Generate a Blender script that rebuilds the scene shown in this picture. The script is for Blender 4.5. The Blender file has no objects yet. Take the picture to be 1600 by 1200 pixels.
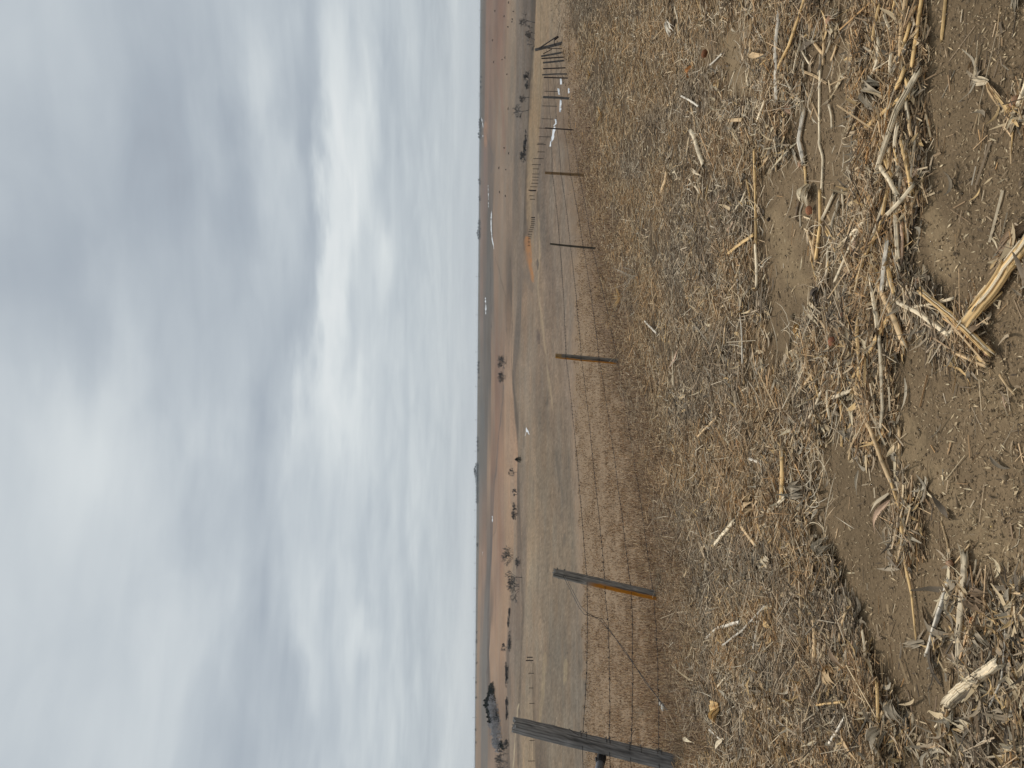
import bpy, math, random
import numpy as np
from mathutils import Matrix, Vector

random.seed(7); rng = np.random.default_rng(7)
sc = bpy.context.scene
COL = sc.collection
F = 1200.0; EYE = 1.6
# ------------------------------------------------------------------ camera
PITCH = math.atan(54.0 / F); ROLL = 0.0075
fw = np.array([0, math.cos(PITCH), -math.sin(PITCH)])
rt = np.array([1.0, 0, 0]); up = np.cross(rt, fw)
cX = math.cos(ROLL) * (-up) + math.sin(ROLL) * rt       # the phone was held sideways: image right = world down
cY = math.cos(ROLL) * rt + math.sin(ROLL) * up
cZ = np.cross(cX, cY)
CAM = np.array([0, 0, EYE])
cam_d = bpy.data.cameras.new('camera'); cam = bpy.data.objects.new('camera', cam_d); COL.objects.link(cam)
m = Matrix([[cX[i], cY[i], cZ[i], CAM[i]] for i in range(3)] + [[0, 0, 0, 1]])
cam.matrix_world = m
cam_d.sensor_width = 36; cam_d.lens = 36 * F / 1600.0
cam_d.clip_start = 0.05; cam_d.clip_end = 60000
sc.camera = cam
sc.view_settings.view_transform = 'Standard'; sc.view_settings.look = 'None'
sc.view_settings.gamma = 1; sc.view_settings.exposure = 0.0; sc.view_settings.use_curve_mapping = False
sc.cycles.max_bounces = 5; sc.cycles.diffuse_bounces = 3; sc.cycles.volume_bounces = 0

# ------------------------------------------------------------------ pixel <-> world helpers (photo pixels 1600x1200)
def raydir(ix, iy):
    a = (np.asarray(ix, float) - 800) / F; b = (600 - np.asarray(iy, float)) / F
    return a[..., None] * cX + b[..., None] * cY - cZ
def project(P):
    d = np.asarray(P) - CAM
    w = -(d @ cZ); w = np.where(w < 1e-3, 1e-3, w)
    return 800 + F * (d @ cX) / w, 600 - F * (d @ cY) / w
def s2l(c):
    c = np.asarray(c, float) / 255.0
    return np.where(c <= 0.04045, c / 12.92, ((c + 0.055) / 1.055) ** 2.4)

# ------------------------------------------------------------------ world: overcast sky
SUN_EL, SUN_AZ = math.radians(57), math.radians(-16)   # azimuth from +Y towards +X
W = bpy.data.worlds.new('World'); sc.world = W; W.use_nodes = True
nt = W.node_tree; nt.nodes.clear()
def nd(t, tree=None, **k):
    n = (tree or nt).nodes.new(t)
    for a, b in k.items(): setattr(n, a, b)
    return n
def lk(a, b, tree=None): (tree or nt).links.new(a, b)
def M(op, a, b=None, c=None, tree=None, clamp=False):
    n = nd('ShaderNodeMath', tree, operation=op); n.use_clamp = clamp
    for i, v in enumerate((a, b, c)):
        if v is None: continue
        if isinstance(v, (int, float)): n.inputs[i].default_value = v
        else: lk(v, n.inputs[i], tree)
    return n.outputs[0]
tc = nd('ShaderNodeTexCoord'); sp = nd('ShaderNodeSeparateXYZ'); lk(tc.outputs['Generated'], sp.inputs[0])
dx, dy, dz = sp.outputs
az = M('ARCTAN2', dx, dy); el = M('ARCSINE', M('MINIMUM', M('MAXIMUM', dz, -1.0), 1.0))
# cloud sheet seen in perspective
zz = M('ADD', M('MAXIMUM', dz, 0.0), 0.10)
cv = nd('ShaderNodeCombineXYZ'); lk(M('DIVIDE', dx, zz), cv.inputs[0]); lk(M('DIVIDE', dy, zz), cv.inputs[1])
def noise(vec, scale, detail, rough=0.55, dist=0.0, w=None):
    n = nd('ShaderNodeTexNoise'); lk(vec, n.inputs['Vector'])
    n.inputs['Scale'].default_value = scale; n.inputs['Detail'].default_value = detail
    n.inputs['Roughness'].default_value = rough; n.inputs['Distortion'].default_value = dist
    return n
n1 = noise(cv.outputs[0], 0.9, 6, 0.55, 0.4); n2 = noise(cv.outputs[0], 3.2, 6, 0.5, 0.6)
# warp for the larger cloud masses, in azimuth / elevation
sv = nd('ShaderNodeCombineXYZ'); lk(M('MULTIPLY', az, 1.6), sv.inputs[0]); lk(M('MULTIPLY', el, 17.0), sv.inputs[1])
n3 = noise(sv.outputs[0], 1.5, 6, 0.55, 0.5)
av = nd('ShaderNodeCombineXYZ'); lk(M('MULTIPLY', az, 0.8), av.inputs[0]); lk(M('MULTIPLY', el, 3.2), av.inputs[1])
nw = noise(av.outputs[0], 3.2, 5, 0.5); nws = nd('ShaderNodeSeparateColor'); lk(nw.outputs['Color'], nws.inputs[0])
a2 = M('ADD', az, M('MULTIPLY', M('SUBTRACT', nws.outputs[0], 0.5), 0.32))
fade = M('MINIMUM', M('MULTIPLY_ADD', el, 1.2, 0.04), 0.26)
e2 = M('ADD', el, M('MULTIPLY', M('SUBTRACT', nws.outputs[1], 0.5), fade))
pv = nd('ShaderNodeCombineXYZ'); lk(a2, pv.inputs[0]); lk(e2, pv.inputs[1])
BLOBS = [(60,470,75,110,-.12),(270,250,95,200,-.15),(455,150,30,240,-.10),(482,330,14,150,-.06),(420,600,55,140,-.07),(370,780,50,140,-.09),
 (400,1060,45,170,-.10),(618,150,16,110,-.06),(600,930,20,70,-.05),(0,600,40,40,-.03),(20,300,60,120,-.03),
 (402,190,34,160,.14),(515,400,17,200,.26),(548,250,26,110,.15),(600,390,14,60,.13),(530,640,26,80,.10),(572,560,30,300,.05),
 (200,650,75,85,.11),(110,740,90,130,.06),(80,930,120,200,.05),(130,430,24,30,.05),(240,1010,40,60,.06),(572,1020,22,34,.15),
 (485,1010,14,110,.09),(150,1180,60,60,.07),(60,60,70,80,.04),(440,770,30,90,.05),(640,800,12,200,.04),(660,300,10,200,.03)]
acc = None
for (ix, iy, se, sa, amp) in BLOBS:
    d = raydir(ix, iy); d = d / np.linalg.norm(d)
    s = nd('ShaderNodeVectorMath', operation='SUBTRACT'); lk(pv.outputs[0], s.inputs[0])
    s.inputs[1].default_value = (math.atan2(d[0], d[1]), math.asin(d[2]), 0)
    q = nd('ShaderNodeVectorMath', operation='MULTIPLY'); lk(s.outputs[0], q.inputs[0])
    q.inputs[1].default_value = (F / sa * 0.75, F / se * 0.75, 0)
    dt = nd('ShaderNodeVectorMath', operation='DOT_PRODUCT'); lk(q.outputs[0], dt.inputs[0]); lk(q.outputs[0], dt.inputs[1])
    g = M('EXPONENT', M('MULTIPLY', dt.outputs['Value'], -1.0))
    acc = M('MULTIPLY', g, amp * .8) if acc is None else M('MULTIPLY_ADD', g, amp * .8, acc)
tex = M('MULTIPLY_ADD', M('SUBTRACT', n1.outputs['Fac'], 0.5), 0.13, M('MULTIPLY', M('SUBTRACT', n2.outputs['Fac'], 0.5), 0.14))
hz = M('EXPONENT', M('MULTIPLY', M('MAXIMUM', el, 0.0), -22.0))      # 1 at the horizon, where the texture is lost in the distance
tex = M('MULTIPLY', tex, M('SUBTRACT', 1.0, hz))
lowb = M('MULTIPLY', M('EXPONENT', M('MULTIPLY', M('MAXIMUM', el, 0.0), -5.5)), M('SUBTRACT', 1.0, M('EXPONENT', M('MULTIPLY', M('MAXIMUM', el, 0.0), -45.0))))
tex = M('ADD', tex, M('MULTIPLY', M('MULTIPLY', M('SUBTRACT', n3.outputs['Fac'], 0.5), 0.66), lowb))
val = M('ADD', M('ADD', M('MULTIPLY_ADD', hz, 0.02, 0.52), acc), tex)
ramp = nd('ShaderNodeValToRGB'); lk(val, ramp.inputs[0]); cr = ramp.color_ramp
cr.elements[0].position = 0.25; cr.elements[0].color = (*s2l((146, 153, 163)), 1)
cr.elements[1].position = 0.85; cr.elements[1].color = (*s2l((238, 240, 239)), 1)
for p, c in ((0.40, (168, 177, 186)), (0.52, (189, 197, 203)), (0.66, (214, 220, 222))):
    e = cr.elements.new(p); e.color = (*s2l(c), 1)
sky = nd('ShaderNodeTexSky', sky_type='NISHITA', sun_disc=False); sky.sun_elevation = SUN_EL; sky.sun_rotation = -SUN_AZ
sky.sun_elevation = SUN_EL; sky.sun_rotation = SUN_AZ
sc10 = nd('ShaderNodeVectorMath', operation='SCALE'); lk(ramp.outputs[0], sc10.inputs[0]); sc10.inputs['Scale'].default_value = 10.0
mx = nd('ShaderNodeMix', data_type='RGBA'); mx.inputs['Factor'].default_value = 0.96
lk(sky.outputs[0], mx.inputs[6]); lk(sc10.outputs[0], mx.inputs[7])
bg = nd('ShaderNodeBackground'); bg.inputs['Strength'].default_value = 0.1; lk(mx.outputs[2], bg.inputs[0])
ow = nd('ShaderNodeOutputWorld'); lk(bg.outputs[0], ow.inputs[0])
sl = bpy.data.lights.new('sun', 'SUN'); sl.energy = 2.1; sl.angle = math.radians(10); sl.color = (1.0, 0.96, 0.9)
so = bpy.data.objects.new('sun', sl); COL.objects.link(so)
sd = Vector((math.sin(SUN_AZ) * math.cos(SUN_EL), math.cos(SUN_AZ) * math.cos(SUN_EL), math.sin(SUN_EL)))
so.rotation_euler = sd.to_track_quat('Z', 'Y').to_euler(); so.location = (0, 0, 30)

# ------------------------------------------------------------------ numpy noise
_perm = rng.random((256, 256))
def vnoise(x, y):
    xi = np.floor(x).astype(np.int64); yi = np.floor(y).astype(np.int64); fx = x - xi; fy = y - yi
    fx = fx * fx * (3 - 2 * fx); fy = fy * fy * (3 - 2 * fy)
    g = lambda i, j: _perm[i & 255, j & 255]
    return (g(xi, yi) * (1 - fx) + g(xi + 1, yi) * fx) * (1 - fy) + (g(xi, yi + 1) * (1 - fx) + g(xi + 1, yi + 1) * fx) * fy - 0.5
def fbm(x, y, o=4, r=0.5):
    s = 0; a = 1.0; t = 0
    for k in range(o):
        s = s + a * vnoise(x * 2 ** k + 17.3 * k, y * 2 ** k + 9.1 * k); t += a; a *= r
    return s / t * 2
def sm(a, b, x): t = np.clip((x - a) / (b - a), 0, 1); return t * t * (3 - 2 * t)

# ------------------------------------------------------------------ terrain (depression below the horizon, in px, by distance, for five directions)
TY = [0.3,2,4,5,6.72,8.57,11,14.4,20.5,25,33,45,58,90,170,290,450,600,800,1100,1600,2500,4000,9000,50000]
TD = {0:   [6400,960,480,390,322,290,254,226,192,174,155,142,131,113,93,79,66,56,46,32,17,3.2,1.6,.30,.03],
      300: [6400,960,480,390,322,292,256,226,190,170,152,140,129,111,92,78,66,57,47,33,18,3.2,1.6,.30,.03],
      600: [6400,960,480,390,323,292,254,225,188,168,150,138,127,110,92,80,68,60,50,36,20,3.2,1.6,.30,.03],
      900: [6400,960,480,390,323,290,253,223,186,165,149,137,126,109,91,82,74,68,56,41,24,3.2,1.6,.30,.03],
      1200:[6400,960,480,388,321,288,250,220,185,164,148,137,126,109,93,87,82,76,62,46,27,3.2,1.6,.30,.03]}
LY = np.log(TY); gY = np.linspace(LY[0], LY[-1], 900)
TU = np.array(sorted(TD)); gu = np.linspace(-400, 1600, 81)
raw = np.array([np.interp(gY, LY, np.log(TD[u])) for u in TU])
ker = np.exp(-0.5 * (np.arange(-24, 25) / 9.0) ** 2); ker /= ker.sum()
raw = np.array([np.convolve(np.pad(r, 24, mode='reflect', reflect_type='odd'), ker, 'valid') for r in raw])
TAB = np.array([[np.interp(np.clip(u, 0, 1200), TU, raw[:, j]) for j in range(900)] for u in gu])
k2 = np.exp(-0.5 * (np.arange(-6, 7) / 3.0) ** 2); k2 /= k2.sum()
TAB = np.array([np.convolve(np.pad(TAB[:, j], 6, mode='edge'), k2, 'valid') for j in range(900)]).T
def depth_px(th, Y):
    u = np.clip(600 + F * np.tan(np.clip(th, -0.70, 0.70)), -399, 1599)
    fu = (u + 400) / 25.0; iu = np.clip(fu.astype(int), 0, 79); fu = fu - iu
    fy = (np.log(np.maximum(Y, 0.31)) - gY[0]) / (gY[1] - gY[0]); iy = np.clip(fy.astype(int), 0, 898); fy = np.clip(fy - iy, 0, 1)
    return np.exp((TAB[iu, iy] * (1 - fu) + TAB[iu + 1, iy] * fu) * (1 - fy) + (TAB[iu, iy + 1] * (1 - fu) + TAB[iu + 1, iy + 1] * fu) * fy)
def Hbase(x, y):
    x = np.asarray(x, float); y = np.asarray(y, float)
    th = np.arctan2(x, y); r = np.hypot(x, y); Y = r * np.cos(np.clip(th, -0.70, 0.70))
    return EYE - depth_px(th, Y) / F * np.maximum(Y, 0.31)
# residue density over the photo, 50 px cells, columns x = 900..1550, rows y = 0..1150
DG = """88885585486112
88873582286112
88884382297142
88875562397135
88877761295111
88877722395111
88888714396111
88888715594113
88888714385213
88888714476532
88888426763562
88888538762341
88888887472111
88888885462111
88888884243111
88888884234111
88888884125111
88888888224231
88888888422354
88888888722454
88888888952454
88888888872344
88888888983344
88888888984444""".split()
DG = np.array([[int(c) for c in r] for r in DG], float) / 9.0
DG[:, 0] = DG[:, 0]
def dens_px(ix, iy):
    fx = np.clip((ix - 925) / 50.0, 0, 12.999); fy = np.clip((iy - 25) / 50.0, 0, 22.999)
    i = fx.astype(int); j = fy.astype(int); a = fx - i; b = fy - j
    return (DG[j, i] * (1 - a) + DG[j, i + 1] * a) * (1 - b) + (DG[j + 1, i] * (1 - a) + DG[j + 1, i + 1] * a) * b
EY = [-400,0,100,200,300,400,500,600,700,800,900,1000,1100,1200,1600]
EX = [870,884,905,925,945,965,985,1005,1036,1052,1060,1075,1082,1092,1120]
def edge_px(iy): return np.interp(iy, EY, EX)
def density(ix, iy):
    d = dens_px(ix, iy)
    n = fbm(ix / 28.0, iy / 60.0, 3)
    d = np.clip(d + n * 0.30 * (1 - np.abs(2 * d - 1) * 0.5), 0, 1)
    return d
def near_relief(x, y, ix, iy):
    r = np.hypot(x, y)
    nearw = 1 - sm(14, 40, r)
    D = density(ix, iy)
    mat = sm(0.35, 0.8, D) * 0.026 * nearw
    rel = fbm(x * 1.1, y * 1.1, 4) * 0.022 + fbm(x * 7, y * 7, 3) * 0.006 + np.abs(fbm(x * 22 + 5, y * 22, 2)) * 0.004 * (1 - D * .5)
    h = mat + rel * nearw * np.clip(r / 1.2, 0.4, 1)
    far = sm(60, 200, r) * (1 - sm(1500, 3000, r))
    h = h + far * fbm(x / 90.0, y / 90.0, 3) * np.minimum(r * 0.0035, 1.6)
    mid = sm(12, 30, r) * (1 - sm(150, 400, r))
    h = h + mid * fbm(x / 9.0 + 3, y / 9.0, 3) * 0.16
    return h
# tyre tracks pressed in the soil (photo polylines: points, width px)
TRK = [([(1360,600),(1395,665),(1440,730),(1500,800),(1560,870),(1600,905)], 30), ([(1108,0),(1130,50),(1158,130)], 20),
       ([(1205,345),(1225,390),(1250,450)], 18), ([(1440,300),(1480,420)], 22), ([(1290,870),(1330,1000)], 20), ([(1500,560),(1590,640)], 40)]
def seg_dist(ix, iy, pts):
    best = np.full(np.shape(ix), 1e9); along = np.zeros(np.shape(ix)); L = 0
    for (x0, y0), (x1, y1) in zip(pts[:-1], pts[1:]):
        vx, vy = x1 - x0, y1 - y0; l2 = vx * vx + vy * vy
        t = np.clip(((ix - x0) * vx + (iy - y0) * vy) / l2, 0, 1)
        d = np.hypot(ix - x0 - t * vx, iy - y0 - t * vy); u = d < best
        best = np.where(u, d, best); along = np.where(u, L + t * math.sqrt(l2), along); L += math.sqrt(l2)
    return best, along
def track(ix, iy):
    m_ = np.zeros(np.shape(ix)); rid = np.zeros(np.shape(ix))
    for k, (pts, w) in enumerate(TRK):
        d, a = seg_dist(ix, iy, pts)
        mm = 1 - sm(w * 0.5, w * 1.1, d + fbm(ix / 40., iy / 40., 2) * w * 0.5)
        m_ = np.maximum(m_, mm); rid = np.maximum(rid, mm * (0.5 + 0.5 * np.sin(a / 5.0 + d / 9.0)))
    return m_, rid
def Hxy(x, y):
    x = np.asarray(x, float); y = np.asarray(y, float)
    z = Hbase(x, y)
    ix, iy = project(np.stack([x, y, z], -1))
    return z + np.where(y > 0.3, near_relief(x, y, ix, iy), 0)
def onground(ix, iy, fn=None):
    """world point where the line of sight through a photo pixel meets the ground"""
    ix = np.atleast_1d(np.asarray(ix, float)); iy = np.atleast_1d(np.asarray(iy, float))
    d = raydir(ix, iy); d = d / d[:, 1:2]
    lo = np.full(len(ix), math.log(0.6)); hi = np.full(len(ix), math.log(9000.0))
    # coarse march for the first crossing
    ts = np.linspace(math.log(0.6), math.log(9000.0), 160); found = np.zeros(len(ix), bool)
    prev = ts[0]
    for t in ts[1:]:
        Y = math.exp(t); zz_ = CAM[2] + d[:, 2] * Y; below = zz_ < Hbase(d[:, 0] * Y, np.full(len(ix), Y))
        new = below & ~found; lo[new] = prev; hi[new] = t; found |= new; prev = t
    for _ in range(14):
        mid = (lo + hi) / 2; Y = np.exp(mid); below = CAM[2] + d[:, 2] * Y < Hbase(d[:, 0] * Y, Y)
        hi = np.where(below, mid, hi); lo = np.where(below, lo, mid)
    Y = np.exp(hi); x = d[:, 0] * Y
    return np.stack([x, Y, (fn or Hxy)(x, Y)], -1)
def G1(ix, iy): return onground([ix], [iy])[0]
def onmat(ix, iy, lift=0.0, mat_h=.020):
    """point on a photo pixel's line of sight, lying on top of the residue"""
    ix = np.asarray(ix, float); iy = np.asarray(iy, float); Pq = onground(ix, iy); d = raydir(ix, iy); d = d / d[:, 1:2]
    lf = lift + sm(.3, .8, density(ix, iy)) * mat_h
    for _ in range(5):
        Y = (CAM[2] - Hxy(Pq[:, 0], Pq[:, 1]) - lf) / (-d[:, 2]); Y = Pq[:, 1] + (Y - Pq[:, 1]) * .7; Pq = CAM + d * Y[:, None]
    Pq[:, 2] = Hxy(Pq[:, 0], Pq[:, 1]) + lf
    return Pq

# ------------------------------------------------------------------ mesh helpers
def mkmesh(name, V, faces, cols=None, uv=None, smooth=False):
    """faces: list of int arrays (n,k); cols: per-vertex rgb"""
    me = bpy.data.meshes.new(name); V = np.asarray(V, np.float32)
    me.vertices.add(len(V)); me.vertices.foreach_set('co', V.ravel())
    faces = [np.asarray(f, np.int32) for f in faces if len(f)]
    li = np.concatenate([f.ravel() for f in faces]); tot = np.concatenate([np.full(len(f), f.shape[1], np.int32) for f in faces])
    st = np.concatenate([[0], np.cumsum(tot)[:-1]]).astype(np.int32)
    me.loops.add(len(li)); me.loops.foreach_set('vertex_index', li)
    me.polygons.add(len(tot)); me.polygons.foreach_set('loop_start', st)
    try: me.polygons.foreach_set('loop_total', tot)
    except Exception: pass
    me.polygons.foreach_set('use_smooth', np.full(len(tot), smooth, bool))
    if cols is not None:
        c = np.ones((len(V), 4), np.float32); c[:, :3] = cols
        at = me.attributes.new('Col', 'FLOAT_COLOR', 'POINT'); at.data.foreach_set('color', c.ravel())
    if uv is not None:
        ul = me.uv_layers.new(name='UVMap'); ul.data.foreach_set('uv', np.asarray(uv, np.float32)[li].ravel())
    me.update(calc_edges=True); me.validate()
    return me
def link(name, me, mat=None, parent=None, **props):
    if mat and not me.materials: me.materials.append(mat)
    o = bpy.data.objects.new(name, me); COL.objects.link(o)
    if parent: o.parent = parent
    for k, v in props.items():
        if v: o[k] = v
    return o
def empty(name, loc=(0, 0, 0), **props):
    o = bpy.data.objects.new(name, None); COL.objects.link(o); o.location = loc; o.empty_display_size = 0.2
    for k, v in props.items():
        if v: o[k] = v
    return o
class MB:
    def __init__(s): s.v = []; s.q = []; s.t = []; s.c = []; s.uv = []; s.n = 0
    def add(s, V, quads=(), tris=(), col=(.5, .5, .5), uv=None):
        V = np.asarray(V, float); s.v.append(V)
        if len(quads): s.q.append(np.asarray(quads) + s.n)
        if len(tris): s.t.append(np.asarray(tris) + s.n)
        c = np.asarray(col, float); s.c.append(np.broadcast_to(c, (len(V), 3)) if c.ndim == 1 else c)
        s.uv.append(np.zeros((len(V), 2)) if uv is None else uv); s.n += len(V)
    def mesh(s, name, smooth=False):
        f = []
        if s.q: f.append(np.concatenate(s.q))
        if s.t: f.append(np.concatenate(s.t))
        return mkmesh(name, np.concatenate(s.v), f, np.concatenate(s.c), np.concatenate(s.uv), smooth)
    def tube(s, pts, rad, n=8, col=(.5, .5, .5), cap=True, flat=1.0, rag=0.0, side_var=0.0, colf=None):
        P = np.asarray(pts, float); k = len(P); rad = np.broadcast_to(np.asarray(rad, float), (k,))
        T = np.gradient(P, axis=0); T /= np.linalg.norm(T, axis=1)[:, None] + 1e-12
        ref = np.array([0, 0, 1.0]) if abs(T[0][2]) < 0.9 else np.array([0, 1.0, 0])
        A = np.cross(T, ref); A /= np.linalg.norm(A, axis=1)[:, None] + 1e-12; B = np.cross(A, T)
        an = np.arange(n) / n * 2 * math.pi
        sv = 1 + side_var * rng.uniform(-1, 1, n)
        ring = (np.cos(an) * sv)[None, :, None] * A[:, None, :] + (np.sin(an) * sv * flat)[None, :, None] * B[:, None, :]
        V = P[:, None, :] + ring * rad[:, None, None]
        if rag:
            V[0] -= T[0] * rng.uniform(0, rag, n)[:, None]; V[-1] += T[-1] * rng.uniform(0, rag, n)[:, None]
        L = np.concatenate([[0], np.cumsum(np.linalg.norm(np.diff(P, axis=0), axis=1))])
        uv = np.stack([np.broadcast_to(np.arange(n) / n, (k, n)), np.broadcast_to(L[:, None], (k, n))], -1).reshape(-1, 2)
        i = np.arange(k - 1)[:, None] * n; j = np.arange(n)[None]; j2 = (j + 1) % n
        q = np.stack([i + j, i + j2, i + n + j2, i + n + j], -1).reshape(-1, 4)
        c = np.asarray(col, float); c = np.broadcast_to(c, (k, n, 3)) if c.ndim == 1 else np.broadcast_to(c[:, None], (k, n, 3))
        if colf is not None: c = c * colf(k, n)
        V = V.reshape(-1, 3); c = np.array(c).reshape(-1, 3); tr = []
        if cap:
            V = np.concatenate([V, [P[0] + T[0] * rag * .5], [P[-1] - T[-1] * rag * .5]]); c = np.concatenate([c, [c[0] * 1.1], [c[-1] * 1.1]])
            uv = np.concatenate([uv, [[.5, 0]], [[.5, L[-1]]]])
            b = k * n
            tr = [[b, (x + 1) % n, x] for x in range(n)] + [[b + 1, b - n + x, b - n + (x + 1) % n] for x in range(n)]
        s.add(V, q, tr, c, uv)
    def box(s, c, sz, col=(.5, .5, .5), R=None):
        V = np.array([[x, y, z] for x in (-.5, .5) for y in (-.5, .5) for z in (-.5, .5)]) * np.asarray(sz)
        if R is not None: V = V @ np.asarray(R).T
        s.add(V + np.asarray(c), [[0, 1, 3, 2], [4, 6, 7, 5], [0, 4, 5, 1], [2, 3, 7, 6], [0, 2, 6, 4], [1, 5, 7, 3]], (), col)
def mat(name, col=(.5, .5, .5), attr=True, rough=0.9, spec=0.2, noise_amt=0.3, nscale=30, stripes=None, bump=0.0, bscale=60, coord='Object'):
    m_ = bpy.data.materials.new(name); m_.use_nodes = True; t = m_.node_tree; b = t.nodes['Principled BSDF']
    b.inputs['Roughness'].default_value = rough; b.inputs['Specular IOR Level'].default_value = spec
    tcn = nd('ShaderNodeTexCoord', t)
    base = None
    if attr:
        a = nd('ShaderNodeAttribute', t, attribute_name='Col'); base = a.outputs['Color']
    else:
        r = nd('ShaderNodeRGB', t); r.outputs[0].default_value = (*col, 1); base = r.outputs[0]
    src = tcn.outputs['UV'] if stripes else tcn.outputs[coord]
    mp = nd('ShaderNodeMapping', t); lk(src, mp.inputs[0], t)
    if stripes: mp.inputs['Scale'].default_value = (*stripes, 1)
    n = nd('ShaderNodeTexNoise', t); lk(mp.outputs[0], n.inputs['Vector'], t); n.inputs['Scale'].default_value = 1 if stripes else nscale
    n.inputs['Detail'].default_value = 5; n.inputs['Roughness'].default_value = 0.65
    f = M('MULTIPLY_ADD', M('SUBTRACT', n.outputs['Fac'], 0.5, tree=t), noise_amt * 4, 1.0, tree=t)
    f = M('MAXIMUM', f, 0.15, tree=t)
    v = nd('ShaderNodeVectorMath', t, operation='SCALE'); lk(base, v.inputs[0], t); lk(f, v.inputs['Scale'], t)
    lk(v.outputs[0], b.inputs['Base Color'], t)
    if bump:
        bp = nd('ShaderNodeBump', t); bp.inputs['Strength'].default_value = 1; bp.inputs['Distance'].default_value = bump
        if stripes: lk(n.outputs['Fac'], bp.inputs['Height'], t)
        else:
            n_ = nd('ShaderNodeTexNoise', t); lk(tcn.outputs[coord], n_.inputs['Vector'], t); n_.inputs['Scale'].default_value = bscale; n_.inputs['Detail'].default_value = 6
            lk(n_.outputs['Fac'], bp.inputs['Height'], t)
        lk(bp.outputs[0], b.inputs['Normal'], t)
    return m_
LIT = 0.92        # sky plus sun on a level surface: photo brightness / LIT = albedo
def alb(c):
    a = s2l(c) / LIT; mx_ = a.max(); a = a * (min(1.0, .52 + .22 * math.tanh((mx_ - .52) / .3)) / mx_ if mx_ > .52 else 1.0)
    return np.clip(a, 0.008, 0.8)

# ------------------------------------------------------------------ ground sheet
ORD = ['first','second','third','fourth','fifth','sixth','seventh','eighth','ninth','tenth','eleventh','twelfth','thirteenth','fourteenth','fifteenth','sixteenth','seventeenth','eighteenth','nineteenth','twentieth','twenty-first']
C0 = {  # photo row y: list of (photo x, colour) from the horizon, where haze grey is painted in, to the fence pasture
 0: [(751,(112,117,121)),(757,(122,112,106)),(763,(150,117,100)),(771,(152,124,106)),(777,(140,108,92)),(786,(150,114,95)),(795,(164,140,114)),(803,(158,138,114)),(810,(136,122,108)),(824,(118,106,96)),(834,(104,92,78)),(837,(168,143,106)),(852,(160,136,100)),(866,(165,142,106)),(876,(158,136,104))],
 200:[(749,(108,114,118)),(754,(118,112,108)),(759,(152,120,100)),(767,(138,114,100)),(772,(148,124,104)),(782,(156,134,112)),(792,(148,128,108)),(800,(152,132,110)),(808,(124,113,103)),(822,(122,108,92)),(825,(110,96,80)),(827,(166,140,98)),(841,(160,136,98)),(846,(132,115,98)),(870,(142,124,104))],
 330:[(748,(112,115,118)),(753,(140,120,110)),(759,(134,114,104)),(764,(112,106,102)),(768,(118,110,104)),(771,(152,130,110)),(785,(158,136,114)),(798,(148,128,108)),(803,(124,112,98)),(816,(140,122,104)),(820,(110,96,82)),(824,(160,134,96)),(834,(142,124,102)),(842,(124,110,96)),(870,(146,128,108))],
 450:[(748,(120,120,118)),(752,(146,122,110)),(757,(122,112,106)),(762,(112,110,108)),(770,(116,113,110)),(772,(154,128,106)),(784,(150,128,106)),(798,(112,98,86)),(801,(152,132,110)),(812,(128,114,100)),(826,(156,130,102)),(838,(148,130,108)),(846,(158,136,110)),(860,(136,118,100)),(890,(146,128,108))],
 600:[(748,(116,118,118)),(753,(116,115,115)),(760,(108,107,107)),(767,(110,106,104)),(769,(166,136,110)),(777,(142,110,92)),(785,(146,118,98)),(789,(178,144,112)),(800,(180,146,112)),(803,(122,106,92)),(806,(142,126,106)),(824,(156,136,112)),(845,(134,116,96)),(862,(150,130,106)),(900,(152,132,112))],
 730:[(747,(112,117,118)),(752,(110,112,114)),(759,(116,112,110)),(763,(168,138,110)),(771,(146,112,90)),(778,(168,130,102)),(784,(172,136,106)),(791,(184,148,112)),(807,(180,144,110)),(810,(122,108,94)),(815,(148,128,104)),(830,(154,134,106)),(850,(142,124,98)),(880,(136,120,100)),(910,(158,136,112))],
 870:[(746,(118,119,118)),(750,(158,130,108)),(757,(160,126,102)),(764,(116,110,108)),(767,(112,108,108)),(769,(178,142,110)),(782,(166,128,100)),(795,(178,146,110)),(808,(160,138,112)),(813,(134,114,96)),(819,(142,124,104)),(830,(166,146,114)),(852,(148,130,104)),(885,(144,128,104)),(915,(162,140,114))],
 1020:[(743,(120,120,116)),(747,(164,138,112)),(751,(136,126,118)),(755,(124,122,121)),(761,(128,124,121)),(763,(96,88,84)),(765,(180,146,114)),(786,(178,144,112)),(793,(122,106,94)),(798,(154,132,110)),(811,(138,122,104)),(820,(150,132,108)),(834,(158,138,110)),(870,(136,122,102)),(912,(136,122,104))],
 1200:[(741,(118,120,118)),(745,(162,137,112)),(750,(160,136,113)),(753,(128,124,122)),(760,(128,124,120)),(764,(158,130,106)),(785,(150,126,104)),(796,(112,98,84)),(800,(162,142,116)),(814,(150,130,104)),(820,(174,150,112)),(834,(170,146,108)),(837,(118,102,84)),(872,(146,130,106)),(912,(138,124,104))]}
ys = np.array(sorted(C0)); CX = np.array([[p[0] for p in C0[y]] for y in ys], float); CC = np.array([[s2l(p[1]) for p in C0[y]] for y in ys])
def far_color(ix, iy):
    fy = np.interp(iy, ys, np.arange(len(ys))); j = np.clip(fy.astype(int), 0, len(ys) - 2); b = (fy - j)
    X = CX[j] * (1 - b)[:, None] + CX[j + 1] * b[:, None]
    C = CC[j] * (1 - b)[:, None, None] + CC[j + 1] * b[:, None, None]
    k = np.clip((X < ix[:, None]).sum(1) - 1, 0, X.shape[1] - 2); r = np.arange(len(ix))
    t = np.clip((ix - X[r, k]) / np.maximum(X[r, k + 1] - X[r, k], 0.1), 0, 1); t = sm(0.25, 0.75, t)[:, None]
    return C[r, k] * (1 - t) + C[r, k + 1] * t
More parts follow.
